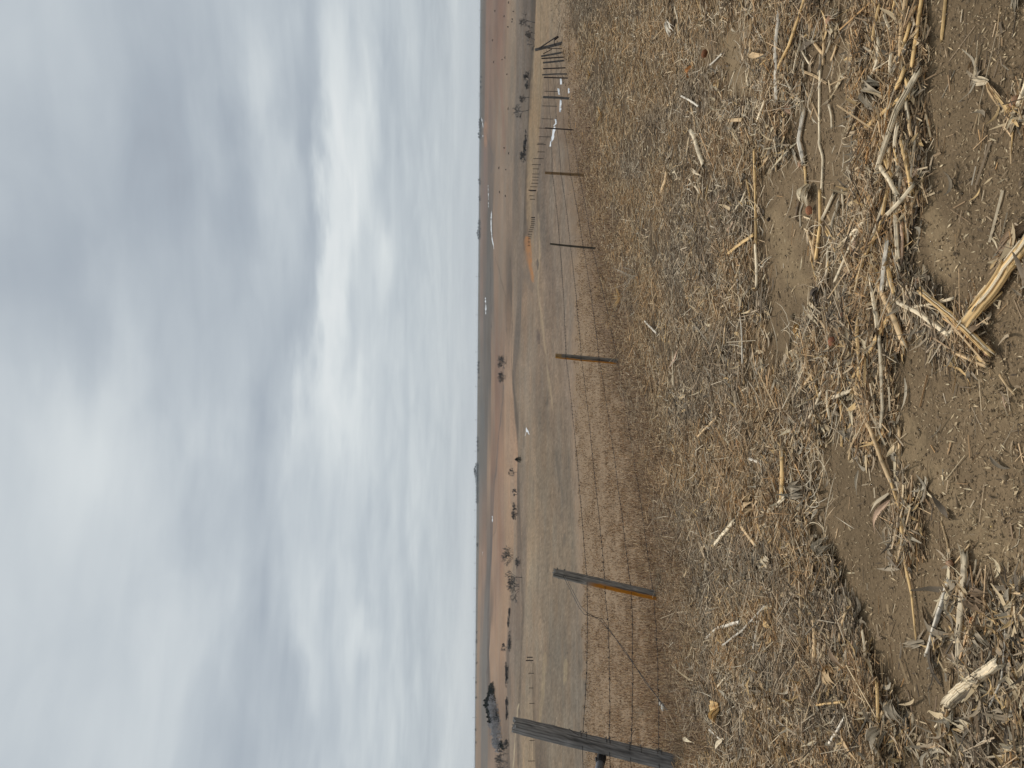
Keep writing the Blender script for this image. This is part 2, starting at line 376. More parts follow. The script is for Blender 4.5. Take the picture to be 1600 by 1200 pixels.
LINES = [  # field edges, two-track roads and creek cuts: points, half width px, colour, strength
 ([(797,400),(798,470),(800,560),(806,640),(809,720),(813,800),(816,880),(818,960),(812,1100),(811,1200)],1.0,(92,80,68),.8),
 ([(774,400),(790,465),(793,520)],.6,(100,86,74),.8),([(777,780),(775,830),(769,840)],.6,(96,84,74),.6),
 ([(787,600),(784,640),(776,720),(770,800),(766,880),(763,960),(761,1060),(766,1190)],.7,(96,86,80),.8),
 ([(766,400),(767,500),(767,600)],.7,(88,82,78),.8),([(792,1000),(794,1060),(795,1200)],1.2,(100,88,76),.7),
 ([(834,0),(833,40),(829,120),(826,180),(823,250),(821,330),(820,390)],1.6,(84,72,60),.8),
 ([(845,0),(845,80),(844,160),(840,210)],.9,(120,100,72),.6),([(757,200),(765,228),(770,245),(768,270)],1.6,(96,90,84),.7),
 ([(842,330),(845,400),(842,450),(850,520),(856,580),(864,640)],1.2,(168,148,118),.6),
 ([(840,300),(842,333)],2.4,(88,76,62),.8),([(840,405),(842,420)],2.6,(66,60,56),.9),([(841,515),(843,537)],3.0,(84,72,66),.8),([(845,537),(854,560),(860,585)],1.2,(110,94,82),.7),
 ([(823,370),(826,400),(830,436),(832,440)],3.2,(166,112,62),.85),([(818,420),(824,438),(830,455)],4.5,(108,96,84),.7),
 ([(855,624),(855,634)],2.4,(82,74,64),.8),([(854,634),(852,652),(849,664)],1.8,(112,98,84),.7),([(819,660),(818,700)],1.6,(104,92,78),.7),
 ([(868,700),(870,725),(874,750),(878,775),(879,800)],1.7,(96,86,74),.65),([(877,800),(879,815)],3,(102,90,78),.7),
 ([(882,835),(882,852)],2.6,(92,86,76),.7),([(894,845),(893,858)],1.6,(100,92,80),.6),([(836,750),(834,772)],1.6,(112,98,84),.6),
 ([(831,1035),(833,1060),(832,1110),(836,1200)],2.2,(104,90,74),.7),([(846,600),(842,625),(838,650)],3.2,(120,104,88),.55),
 ([(852,1020),(848,1090),(842,1140)],2.5,(164,144,112),.5),([(885,1030),(883,1070)],2.0,(166,146,112),.5),
 ([(812,1100),(806,1150),(802,1200)],.6,(196,178,146),.7),([(811,870),(812,930),(811,1000)],2.2,(112,94,80),.6),
 ([(803,60),(802,120),(806,190)],1.6,(118,106,92),.5),([(781,50),(779,110),(786,170),(788,240)],2.0,(134,102,86),.5),([(801,280),(804,330),(800,420)],1.4,(112,98,86),.6),
 ([(758,190),(759,230)],2,(160,122,96),.7),([(757,230),(759,330)],1.4,(124,104,98),.6)]
def ground_color(P, ix, iy):
    C = far_color(ix, iy); gm = C.mean(1, keepdims=True); C = (gm + (C - gm) * .62) * np.array([.655, .590, .520])
    x, y = P[:, 0], P[:, 1]
    e = edge_px(iy)
    # long streaks in the far fields (furrows, grazing bands), finer mottling nearer
    dep = np.clip(ix - (751 - iy * 9 / 1200), 0.5, None)
    st = fbm(iy / 95.0 + 3, ix / 2.2, 5, .72); st2 = fbm(iy / 30.0, ix / 7.0 + 40, 3)
    C = C * (1 + (0.16 * st + 0.12 * st2) * 1.0)[:, None]
    sp_ = fbm(x * 1.7, y * 1.7, 4, .75) * sm(70, 110, dep) * 0.34 + fbm(iy / 3.0, ix / 1.3, 2, .8) * sm(30, 60, dep) * .14 + fbm(iy / 50., (ix + iy * .03) / 4.5 + 9, 4, .6) * sm(40, 70, dep) * .16
    C = C * (1 + sp_)[:, None]
    warm = fbm(iy / 60.0 + 70, ix / 4.0, 3)[:, None]; C = C * (1 + warm * np.array([.08, .0, -.07]))
    C = C * (1 + .085 * np.random.default_rng(5).standard_normal(len(ix)) * sm(24, 70, dep))[:, None]
    wob = fbm(iy / 16.0, ix * 0.1 + 5, 2) * 1.0
    for pts, w, c, s in LINES:
        x0 = min(p[0] for p in pts) - 14; x1 = max(p[0] for p in pts) + 14; y0 = min(p[1] for p in pts) - 14; y1 = max(p[1] for p in pts) + 14
        sel = np.where((ix > x0) & (ix < x1) & (iy > y0) & (iy < y1))[0]
        if not len(sel): continue
        d, a = seg_dist(ix[sel] + wob[sel], iy[sel], pts)
        w_ = np.interp(a, [0, 6, max(a.max() - 6, 7), max(a.max(), 8)], [.4, 1, 1, .4]) * w
        mk = (s * (1 - sm(w_ * .6, w_ * 1.7, d)) * (0.75 + fbm(iy[sel] / 6., ix[sel] / 3., 2) * .5))[:, None]
        C[sel] = C[sel] * (1 - np.clip(mk, 0, 1)) + s2l(c) * .8 * np.clip(mk, 0, 1)
    # near: pasture -> weedy verge -> field soil
    past = s2l((130, 110, 88)) * (1 + 0.5 * fbm(x * 3, y * 3, 4, .8) * 0.5)[:, None]
    gx = np.interp(iy, [0, 200, 400, 600, 800, 1000, 1200], [878, 885, 900, 895, 905, 914, 916])
    t = sm(-12, 14, ix - gx + fbm(ix / 6., iy / 12., 2) * 8)[:, None]; C = C * (1 - t) + past * t
    verge = s2l((94, 76, 59)) * (1 + 0.5 * fbm(x * 5, y * 5, 3))[:, None]
    t = sm(-70, -25, ix - e + fbm(ix / 18., iy / 24., 3) * 18)[:, None] * sm(60, 260, iy)[:, None] * .8; C = C * (1 - t) + verge * t
    n = fbm(x * 1.3 + 8, y * 1.3, 4); n2 = fbm(x * 6, y * 6, 4, .7)
    soil = s2l((116, 98, 75)) * (1 + 0.26 * n + 0.22 * n2)[:, None]
    tm, rid = track(ix, iy)
    soil = soil * (1 - tm[:, None]) + s2l((130, 111, 85)) * (1 + .2 * n2)[:, None] * tm[:, None]
    D = density(ix, iy); mt = s2l((66, 54, 41)) * (1 + .3 * n2)[:, None]  # ground darkened under dense residue: shade of the gaps put into the colour
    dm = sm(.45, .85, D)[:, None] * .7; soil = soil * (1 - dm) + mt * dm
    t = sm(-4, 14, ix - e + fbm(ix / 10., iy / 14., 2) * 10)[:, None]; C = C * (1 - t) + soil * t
    return np.clip(C / LIT, 0.015, 0.8)
dep = np.concatenate([np.arange(0.03, 0.5, .08), np.arange(.6, 90, .5), np.arange(90, 300, 1.0), np.arange(300, 900, 1.6), np.arange(900, 1500, 30), np.arange(1600, 6000, 500)])
# invert the central profile: ring distances
Yg = np.exp(gY); dg = np.exp(TAB[40]); rr = np.interp(-dep, -dg, Yg)
rr = np.concatenate([[50000], rr, [0.05]]); rr = np.unique(rr)[::-1]
thf = np.linspace(-0.60, 0.60, 600); thb = np.linspace(0.60, 2 * math.pi - 0.60, 60)[1:-1]
th = np.concatenate([thf, thb]); nr, na = len(rr), len(th)
R_, T_ = np.meshgrid(rr, th, indexing='ij'); X = (R_ * np.sin(T_)).ravel(); Yv = (R_ * np.cos(T_)).ravel(); Z = Hbase(X, Yv)
P = np.stack([X, Yv, Z], -1); ix, iy = project(P)
vis = (Yv > 0.05) & (np.abs(np.where(T_ > math.pi, T_ - 2 * math.pi, T_)).ravel() < 0.75)
ixc = np.where(vis, np.clip(ix, 700, 2600), 1700); iyc = np.where(vis, np.clip(iy, -250, 1450), 600)
rel = near_relief(X, Yv, ixc, iyc) * np.where(vis, 1, 0.3)
tm, rid = track(ixc, iyc); rel = rel * (1 - .5 * tm) + rid * 0.009 - tm * 0.006
P[:, 2] += rel * vis
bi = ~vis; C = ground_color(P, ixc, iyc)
if bi.any(): C[bi] = alb((130, 112, 88)) * (1 + .3 * fbm(X[bi] / 7, Yv[bi] / 7, 4))[:, None]
i = np.arange(nr - 1)[:, None] * na; j = np.arange(na)[None]; j2 = (j + 1) % na
quads = np.stack([i + j, i + na + j, i + na + j2, i + j2], -1).reshape(-1, 4)
b = (nr - 1) * na; tri = np.array([[b + k, nr * na, b + (k + 1) % na] for k in range(na)])
P = np.concatenate([P, [[0, 0, 0]]]); C = np.concatenate([C, [C[-1]]])
MG = mat('ground_soil_grass', attr=True, rough=0.95, spec=0.1, noise_amt=0.20, nscale=70, bump=0.009, bscale=60)
link('ground', mkmesh('ground', P, [quads, tri], C, smooth=True), MG, kind='structure')

# ------------------------------------------------------------------ batches of litter
def samp(n, x0, x1, accept, y0=-60, y1=1260):
    out = []
    got = 0
    while got < n:
        a = rng.uniform(x0, x1, n); c = rng.uniform(y0, y1, n); k = rng.random(n) < accept(a, c)
        out.append(np.stack([a[k], c[k]], -1)); got += k.sum()
    return np.concatenate(out)[:n]
def lim(c): return np.maximum(c * np.minimum(1, .70 / np.maximum(c.max(1, keepdims=True), 1e-6)), .008)
def pal(n, cols, w, var=.14):
    c = np.array([alb(k) for k in cols]); k = rng.choice(len(cols), n, p=np.array(w) / sum(w))
    return lim(c[k] * np.exp(1.6 * var * rng.standard_normal(n))[:, None])
def prisms(A, B, r, col, r2=None):
    """three-sided straws"""
    n = len(A); T = B - A; T = T / (np.linalg.norm(T, axis=1)[:, None] + 1e-9)
    u = np.cross(T, np.array([0, 0, 1.0])); u /= np.linalg.norm(u, axis=1)[:, None] + 1e-9; v = np.cross(u, T)
    ph = rng.uniform(0, 6.28, n); V = np.zeros((n, 6, 3)); r2 = r if r2 is None else r2
    for k in range(3):
        a = ph + k * 2.094; o = np.cos(a)[:, None] * u + np.sin(a)[:, None] * v
        V[:, k] = A + o * r[:, None]; V[:, 3 + k] = B + o * r2[:, None]
    base = np.arange(n)[:, None] * 6
    q = np.concatenate([base + np.array([[k, (k + 1) % 3, 3 + (k + 1) % 3, 3 + k]]) for k in range(3)])
    return V.reshape(-1, 3), q, np.repeat(col, 6, 0)
MS = mat('dry_straw', rough=0.8, spec=0.25, noise_amt=.22, nscale=90)
ML = mat('dry_leaf', rough=0.75, spec=0.3, noise_amt=.3, stripes=(14, 6), bump=.0008)
PAL = [(208,181,144),(234,212,176),(172,148,118),(134,115,92),(90,77,62),(244,226,196),(196,158,112),(146,120,90)]
PW = [5.5, 5, 5, 4.5, 5, 2.4, 2, 3.5]
def litter_accept(a, c):
    e = edge_px(c); return np.clip(sm(.34, .86, density(a, c)), 0.005, 1) * np.clip(.62 + 1.3 * fbm(a / 20., c / 34., 3), .12, 1) * (sm(-42, 6, a - e + fbm(a / 9., c / 9., 2) * 14))
# straws
n = 120000
px = samp(n, 860, 1640, litter_accept)
Pc = onground(px[:, 0], px[:, 1]); D = density(px[:, 0], px[:, 1]); dist = Pc[:, 1]
L = rng.gamma(1.9, 0.034, n) + 0.012; L = np.minimum(L, 0.36) * (0.55 + 0.6 * D) * np.clip(.8 + dist / 14, 1, 1.9)
ang = np.where(rng.random(n) < .58, rng.normal(0, .33, n), rng.uniform(0, math.pi, n)); pit = rng.normal(0, .22, n) * D
dv = np.stack([np.cos(ang) * np.cos(pit), np.sin(ang) * np.cos(pit), np.sin(pit)], -1)
r = np.maximum(rng.gamma(2.5, .0005, n) + .0006, dist * 0.00026)
Pc[:, 2] += r + rng.random(n) ** 1.6 * .040 * D + np.abs(np.sin(pit)) * L * .35
cs = pal(n, PAL, PW, .2); tn = fbm(px[:, 0] / 55., px[:, 1] / 80., 3); gy = cs.mean(1, keepdims=True) * np.array([1.08, 1.0, .88])
cs = lim((cs * (1 - np.clip(-tn, 0, .4)[:, None]) + gy * np.clip(-tn, 0, .4)[:, None]) * np.array([.98, .93, .86]) * (1.0 + .22 * tn)[:, None])
V, q, c = prisms(Pc - dv * L[:, None] / 2, Pc + dv * L[:, None] / 2, r, cs)
link('straw_litter', mkmesh('straw_litter', V, [q], c), MS, kind='stuff', label='dense mat of broken straw and chaff over the field soil', category='crop residue')
# curled leaf shreds
def ribbons(Pc, ang, L, wd, col, curl, tilt, S=5, fold=None, twist=None):
    n = len(Pc); t = np.linspace(-.5, .5, S + 1); V = np.zeros((n, S + 1, 3, 3)); UV = np.zeros((n, S + 1, 3, 2))
    d = np.stack([np.cos(ang), np.sin(ang), np.zeros(n)], -1); s_ = np.stack([-np.sin(ang), np.cos(ang), np.zeros(n)], -1); z = np.array([0, 0, 1.0])
    fold = rng.uniform(-.5, .9, n) if fold is None else fold; twist = rng.normal(0, 1.1, n) if twist is None else twist; bend = rng.normal(0, .5, n)
    for k, tt in enumerate(t):
        cl = curl * (tt * 2) ** 2 * .5
        cen = Pc + d * (tt * L * np.cos(np.minimum(np.abs(curl), 1.2) * abs(tt)))[:, None] + s_ * (bend * tt * tt * L)[:, None] + z * ((cl * L * .5 + tilt * tt * L))[:, None]
        w = wd * (1 - (2 * tt) ** 2 * .75) * .5; a = twist * tt * 2
        sd_ = s_ * np.cos(a)[:, None] + z * np.sin(a)[:, None]; up_ = z * np.cos(a)[:, None] - s_ * np.sin(a)[:, None]
        V[:, k, 1] = cen
        V[:, k, 0] = cen - sd_ * w[:, None] + up_ * (w * fold)[:, None]; V[:, k, 2] = cen + sd_ * w[:, None] + up_ * (w * fold)[:, None]
        for e in range(3): UV[:, k, e] = np.stack([np.full(n, e / 2.0) + Pc[:, 0] * 3, tt * L * 2 + Pc[:, 1]], -1)
    b = np.arange(n)[:, None] * (S + 1) * 3; q = []
    for k in range(S):
        for e in range(2):
            o = k * 3 + e; q.append(b + np.array([[o, o + 1, o + 4, o + 3]]))
    return V.reshape(-1, 3), np.concatenate(q), np.repeat(col, (S + 1) * 3, 0), UV.reshape(-1, 2)
n = 22000
px = samp(n, 900, 1640, lambda a, c: np.clip(density(a, c) * 1.5 - .5, 0.0012, 1) * (a > edge_px(c) + 12) * np.interp(a, [900, 1100, 1600], [.45, .9, 1]) * np.clip(.35 + 2.6 * fbm(a / 17. + 30, c / 17., 2), .08, 1))
Pc = onground(px[:, 0], px[:, 1]); D = density(px[:, 0], px[:, 1]); L = rng.gamma(3, .024, n) + .02
wd = rng.gamma(2.5, .0035, n) + .003; L *= np.clip(.8 + Pc[:, 1] / 20, 1, 1.5)
Pc[:, 2] += .006 + rng.random(n) * .032 * D
cp = pal(n, [(190,167,131),(162,143,117),(132,118,98),(220,200,164),(104,91,75),(200,168,118),(146,134,114)], [4, 4, 4, 2, 3, 2, 3], .15)
V, q, c, uv = ribbons(Pc, np.where(rng.random(n) < .4, rng.normal(0, .5, n), rng.uniform(0, 6.28, n)), L, wd, cp, rng.normal(.3, .5, n), rng.normal(0, .18, n))
link('leaf_litter', mkmesh('leaf_litter', V, [q], c, uv, True), ML, kind='stuff', label='curled shreds of dry corn leaf scattered through the residue', category='crop residue')
n = 4200
px = samp(n, 930, 1330, lambda a, c: np.clip(density(a, c) * 1.4 - .3, .02, 1) * (a > edge_px(c) - 18) * np.clip(.4 + 2.2 * fbm(a / 30. + 70, c / 30., 2), .1, 1))
Pc = onground(px[:, 0], px[:, 1]); L = rng.gamma(3, .045, n) + .04; Pc[:, 2] += .018 + rng.random(n) * .02
cp = pal(n, [(240,224,196),(214,194,162),(178,156,128)], [3, 4, 2], .12)
V, q, c, uv = ribbons(Pc, rng.uniform(0, 6.28, n), L, np.maximum(.0032, Pc[:, 1] * .0008), cp, rng.normal(.15, .25, n), rng.normal(0, .10, n), S=6)
link('stem_litter', mkmesh('stem_litter', V, [q], c, uv, True), MS, kind='stuff', label='thin pale bent stems strewn over the residue mat', category='crop residue')
# chaff flecks
n = 26000
px = samp(n, 1000, 1640, lambda a, c: (a > edge_px(c) + 10) * np.interp(a, [1000, 1300, 1600], [.35, .8, 1]))
Pc = onground(px[:, 0], px[:, 1]); s1 = rng.gamma(2, .0009, n) + .0007 * np.clip(Pc[:, 1] / 3.5, .8, 2); a = rng.uniform(0, 6.28, n)
o = np.stack([np.cos(a), np.sin(a), rng.normal(0, .35, n)], -1) * (s1 * rng.uniform(1, 3.2, n))[:, None]; o2 = np.stack([-np.sin(a), np.cos(a), rng.normal(0, .3, n)], -1) * (s1 * .5)[:, None]
Pc[:, 2] += .003 + s1 * .5
V = np.stack([Pc - o, Pc + o2, Pc + o, Pc - o2 + [0, 0, .0006]], 1).reshape(-1, 3); q = np.arange(n)[:, None] * 4 + np.arange(4)[None]
link('chaff', mkmesh('chaff', V, [q], np.repeat(pal(n, [(206,186,150),(176,154,120),(140,120,94),(86,72,56)], [1.4, 3, 4, 3], .15), 4, 0)), MS, kind='stuff', label='pale chaff flecks sprinkled over bare soil', category='chaff')
# clods
n = 13000
px = samp(n, 1080, 1640, lambda a, c: np.clip(1.1 - density(a, c), .15, 1))
Pc = onground(px[:, 0], px[:, 1]); s1 = (rng.gamma(1.6, .0016, n) + .0012) * np.clip(Pc[:, 1] / 3.2, .8, 2)
oc = np.array([[1, 0, 0], [-1, 0, 0], [0, 1, 0], [0, -1, 0], [0, 0, 1], [0, 0, -1.0]])
V = Pc[:, None, :] + oc[None] * (s1[:, None, None] * rng.uniform(.6, 1.3, (n, 6, 1)))
fc = np.array([[0, 2, 4], [2, 1, 4], [1, 3, 4], [3, 0, 4], [2, 0, 5], [1, 2, 5], [3, 1, 5], [0, 3, 5]])
link('soil_crumbs', mkmesh('soil_crumbs', V.reshape(-1, 3), [(np.arange(n)[:, None, None] * 6 + fc[None]).reshape(-1, 3)], np.repeat(pal(n, [(122,103,79),(138,118,92),(104,88,67)], [4, 3, 2], .12), 6, 0), smooth=True), MS, kind='stuff', label='small crumbs of brown soil on the bare ground', category='soil')
# verge weeds and pasture grass
def blades(px, L, w, lean, col, name, label, cat):
    n = len(px); Pg = onground(px[:, 0], px[:, 1]); w = np.maximum(w, Pg[:, 1] * .00030)
    a = rng.uniform(0, 6.28, n); ld = np.stack([np.cos(a), np.sin(a), np.zeros(n)], -1); sd_ = np.stack([-np.sin(a + .6), np.cos(a + .6), np.zeros(n)], -1)
    le = np.minimum(np.abs(rng.normal(0, lean, n)), 1.25); zv = np.array([0, 0, 1.0]); mid = Pg + ld * (L * .5 * np.sin(.55 * le))[:, None] + zv * (L * .5 * np.cos(.55 * le))[:, None]
    tip = mid + ld * (L * .5 * np.sin(np.minimum(1.7 * le, 2.1)))[:, None] + zv * (L * .5 * np.cos(np.minimum(1.7 * le, 2.1)))[:, None]
    V = np.stack([Pg - sd_ * w[:, None], Pg + sd_ * w[:, None], mid + sd_ * w[:, None] * .8, mid - sd_ * w[:, None] * .8, tip], 1)
    b = np.arange(n)[:, None] * 5
    link(name, mkmesh(name, V.reshape(-1, 3), [b + np.array([[0, 1, 2, 3]]), b + np.array([[3, 2, 4]])], np.repeat(col, 5, 0)), MS, kind='stuff', label=label, category=cat)
WID = lambda c: np.interp(c, [0, 100, 200, 400, 600, 900, 1200], [12, 22, 42, 60, 80, 90, 90])
n = 75000
px = samp(n, 860, 1120, lambda a, c: np.exp(-((a - edge_px(c) + WID(c) * .18) / (WID(c) * .42)) ** 2) * np.clip(.65 + fbm(a / 14., c / 20., 3) * 1.2, .08, 1) * (c > 20))
reddish = fbm(px[:, 0] / 16., px[:, 1] / 40., 2)
L = (.03 + .085 * rng.random(n) ** 2) * (1 + 1.0 * np.clip(reddish, 0, 1))
col = pal(n, [(148,120,94),(176,150,120),(116,94,74),(208,184,150),(90,74,60),(184,156,114)], [4, 4.5, 4, 3.5, 2.5, 1.5], .22)
blades(px, L, np.full(n, .0011), 1.0, col, 'verge_weeds', 'tangled brown dead weeds along the fence foot', 'weeds')
n = 95000
px = samp(n, 858, 1100, lambda a, c: ((a > np.interp(c, [0, 200, 400, 600, 800, 1000, 1200], [880, 890, 905, 900, 906, 914, 916]) + fbm(a / 8., c / 14., 2) * 9) & (a < edge_px(c) - 4)) * np.clip(.5 + fbm(a / 8., c / 18., 3) * .8, .15, 1))
L = rng.uniform(.02, .07, n)
col = pal(n, [(176,148,118),(218,192,156),(140,114,90),(98,78,60),(178,146,110)], [4, 2, 4, 3.5, 2], .2)
blades(px, L, np.full(n, .0009), .7, col, 'pasture_grass', 'short dry pasture grass behind the wire fence', 'grass')
# ------------------------------------------------------------------ wooden fence along the field edge
def post_mesh(h, r0, r1, n=20, seed=0, col=(104, 104, 100), lichen=None, top_lichen=False, side=0.0):
    """weathered round post standing on z = 0; lichen grows on the side facing angle side"""
    g = np.random.default_rng(seed); mb = MB(); K = 40; zs = np.linspace(-0.35, h, K); an = np.arange(n * 2) / (n * 2) * 2 * math.pi
    groove = 1 - (g.random(n * 2) < .35) * g.uniform(.03, .12, n * 2); tone = g.uniform(.72, 1.2, n * 2); gph = g.random(n * 2)
    V = []; C = []; lean = g.normal(0, .012, 2)
    for k, z in enumerate(zs):
        t = k / (K - 1); r = r0 + (r1 - r0) * t; r *= 1 - .06 * (t > .97)
        cx = math.sin(t * 3.0) * lean[0]; cy = math.sin(t * 2.3) * lean[1]
        gz_ = np.where(np.sin(z * (5 + 9 * gph) + gph * 40) > -.1, groove, 1.0)
        rr_ = r * gz_ * (1 + g.normal(0, .014, n * 2)) * (1 + .03 * math.sin(t * 9 + seed))
        zz_ = z + (g.uniform(-.018, .012, n * 2) if k == K - 1 else 0)
        V.append(np.stack([cx + np.cos(an) * rr_, cy + np.sin(an) * rr_, np.broadcast_to(zz_, (n * 2,))], -1))
        c = alb(col)[None] * (tone * (1 + g.normal(0, .05)) * np.exp(g.normal(0, .16, n * 2)))[:, None] * np.where(gz_ < .99, .42, 1)[:, None]
        if lichen is not None:
            lo, hi, w = lichen; f = np.clip((z / h - lo) / .10, 0, 1) * np.clip((hi - z / h) / .10, 0, 1)
            f = f * np.clip((np.cos(an - side) - (1 - w)) * 4 + g.normal(0, .3, n * 2), 0, 1)
            c = c * (1 - f[:, None]) + alb((172, 112, 36))[None] * f[:, None] * g.uniform(.75, 1.15, (n * 2, 1))
        if top_lichen and t > .93: c = c * .5 + alb((160, 122, 60)) * .5
        C.append(c)
    N2 = n * 2; V = np.concatenate(V + [[[V[-1][:, 0].mean(), V[-1][:, 1].mean(), h - .012]]]); C = np.concatenate(C + [[alb(col) * .7]])
    i = np.arange(K - 1)[:, None] * N2; j = np.arange(N2)[None]; j2 = (j + 1) % N2
    q = np.stack([i + j, i + j2, i + N2 + j2, i + N2 + j], -1).reshape(-1, 4)
    uv = np.concatenate([np.stack([np.tile(np.arange(N2) / N2, K), np.repeat(zs, N2)], -1), [[.5, h]]])
    b_ = (K - 1) * N2; mb.add(V, q, [[b_ + x, b_ + (x + 1) % N2, K * N2] for x in range(N2)], C, uv)
    return mb.mesh('post', smooth=False)
MW = mat('weathered_wood', rough=.9, spec=.15, noise_amt=.38, stripes=(26, 1.6), bump=.006)
MWIRE = mat('rusty_wire', attr=False, col=(.022, .019, .018), rough=.6, spec=.4, noise_amt=.2)
MSTEEL = mat('dark_steel', attr=False, col=(.05, .038, .034), rough=.7, spec=.4, noise_amt=.3)
MPIPE = mat('grey_pipe', attr=False, col=(.16, .165, .18), rough=.55, spec=.4, noise_amt=.3, nscale=12, bump=.001)
def frame_at(base, top):
    z = Vector(top) - Vector(base); h = z.length; z = z.normalized(); x = Vector((1, 0, 0)); x = (x - z * x.dot(z)).normalized(); y = z.cross(x)
    return Matrix(((x.x, y.x, z.x, 0), (x.y, y.y, z.y, 0), (x.z, y.z, z.z, 0), (0, 0, 0, 1))), h
# photo: top(x,y), base(x,y), distance forward, kind, width px
FP = [((802,1131),(1072,1196),6.72,'wood',25),((865,894),(1050,936),8.57,'wood',15),((868,556),(981,567),14.4,'wood',8.5),
      ((859.5,381),(934,388),20.5,'wood',3.2),((851.5,270),(913,274),25.0,'wood',4.6),((851.5,200),(898,203),33.0,'steel',2.0),
      ((848.5,152),(893,155),37.5,'wood',3.6),((849.5,121),(886,122),42,'steel',2),((847,117),(880,116),43.5,'wood',2.2),
      ((848.5,107.5),(882,106),46,'steel',2),((848.5,98),(877,95),48.5,'wood',2.8),((846,91.5),(877,89.5),51,'steel',2),
      ((845.5,88),(873,83),53.5,'wood',2.8),((836,78),(872,69),56,'wood',4.6)]
PLAB = ['thick cracked grey post nearest the camera, cut by the left frame edge','leaning grey post with a broad orange lichen strip down its side','grey post with an orange lichen cap and edge',
 'thin dark straight post fourth from the camera','orange brown post in the middle distance','thin dark steel post behind the brown one','slim pale grey post above the snow',None,None,None,None,None,None,'dark stout corner post at the far end of the fence']
def ptat(ix, iy, Y):
    d = raydir(ix, iy); d = d / d[1]; return CAM + d * Y
fence = empty('barbed_wire_fence', tuple(ptat(1042, 934, 8.57)), label='four strand barbed wire fence on leaning wooden posts beside the residue field', category='fence')
bpy.context.view_layer.update(); FI = fence.location
def inparent(o, par, mw):
    o.parent = par; o.matrix_parent_inverse = par.matrix_world.inverted() if par.matrix_world != Matrix() else Matrix(); o.matrix_world = mw
PO = []
def place(o, par, origin, mw):
    """parent with plain offsets"""
    o.parent = par; o.matrix_local = Matrix.Translation(-Vector(origin)) @ mw
for k, (tp, bs, Y, kind, w) in enumerate(FP):
    B = ptat(*bs, Y); T = ptat(*tp, Y); gz = float(Hxy(B[0], B[1])); 
    Rm, h = frame_at(B, T); r = w / F * Y / 2
    if kind == 'wood':
        lich = {1: (.02, .74, .80), 2: (.1, 1.1, .36)}.get(k)
        me = post_mesh(h, r * 1.04, r * .95, seed=k, col={0: (124, 122, 120), 1: (132, 128, 122), 2: (114, 108, 100), 3: (84, 78, 68), 4: (134, 110, 82)}.get(k, (104, 102, 100)), lichen=lich, top_lichen=(k == 2), side=math.pi + .35)
        nm = 'wooden_post'; mt_ = MW
    else:
        mb = MB(); tw = max(r, .018)
        mb.box((0, 0, h / 2 - .15), (tw * 2, tw * .35, h + .3), (.1, .08, .07)); mb.box((0, tw * .7, h / 2 - .15), (tw * .35, tw * 1.4, h + .296), (.1, .08, .07))
        for s in range(12): mb.box((0, -tw * .3, .15 + s * (h - .2) / 12), (tw * .8, tw * .5, .012), (.1, .08, .07))
        me = mb.mesh('steel_post'); nm = 'steel_post'; mt_ = MSTEEL
    o = link(nm, me, mt_, label=PLAB[k]); mw = Matrix.Translation(Vector(B)) @ Rm
    place(o, fence, FI, mw); PO.append((B, T, h, r, mw, o))
# strands
HF = [(.61,.455,.335,.17),(.725,.575,.355,.165),(.86,.65,.40,.15),(.80,.58,.31,.12)]
def strand_h(k): return HF[k] if k < 4 else (.82,.60,.36,.14)
def wire_mesh(mb, A, B, r, sag=.01, barbs=None, seed=0, twist=False):
    A = np.array(A); B = np.array(B); n = 14; t = np.linspace(0, 1, n)[:, None]; P_ = A + (B - A) * t
    P_[:, 2] -= (sag * 4 * t * (1 - t))[:, 0]; g = np.random.default_rng(seed); P_[1:-1] += g.normal(0, .004, (n - 2, 3))
    mb.tube(P_, r, 4, cap=False)
    if barbs:
        L = np.linalg.norm(B - A); m_ = int(L / barbs)
        for q_ in range(1, m_):
            f = q_ / m_; c = A + (B - A) * f; c[2] -= sag * 4 * f * (1 - f); d = (B - A) / L
            for s in (-1, 1):
                v = g.normal(0, 1, 3); v -= d * (v @ d); v /= np.linalg.norm(v)
                mb.tube([c - v * r * 6 + d * s * r * 2, c + v * r * 5 + d * s * r * 2], r * .55, 3, cap=False)
            mb.tube([c - d * r * 4, c + d * r * 4], r * 1.45, 5, cap=False)
def att(k, f, side=-1):
    B, T, h, r, mw, o = PO[k]; n = Vector((-.88, .47, 0)) * side; p = mw @ Vector((0, 0, h * f)); v = Vector(p) - n * (-r * 1.05) * 1
    return np.array(Vector(p) + Vector((.0, -1, 0)) * r * 1.05)
last = len(PO) - 1
for s in range(4):
    mb = MB()
    for k in range(last):
        Ym = (FP[k][2] + FP[k + 1][2]) / 2; r = max(.0028, min(Ym * .00022, .0045))
        f0 = strand_h(k)[s]; f1 = strand_h(k + 1)[s]
        wire_mesh(mb, att(k, f0), att(k + 1, f1), r, sag=.02, barbs=.13 if k < 2 else (.16 if k < 4 else .3), seed=s * 20 + k)
    a0 = att(0, strand_h(0)[s]); wire_mesh(mb, a0, a0 + np.array([-2.6, -1.2, .08 - .02 * s]), .0024, barbs=.13, seed=90 + s)
    me = mb.mesh('wire_strand'); me.transform(Matrix.Translation(-FI)); o = link('wire_strand', me, MWIRE, fence)
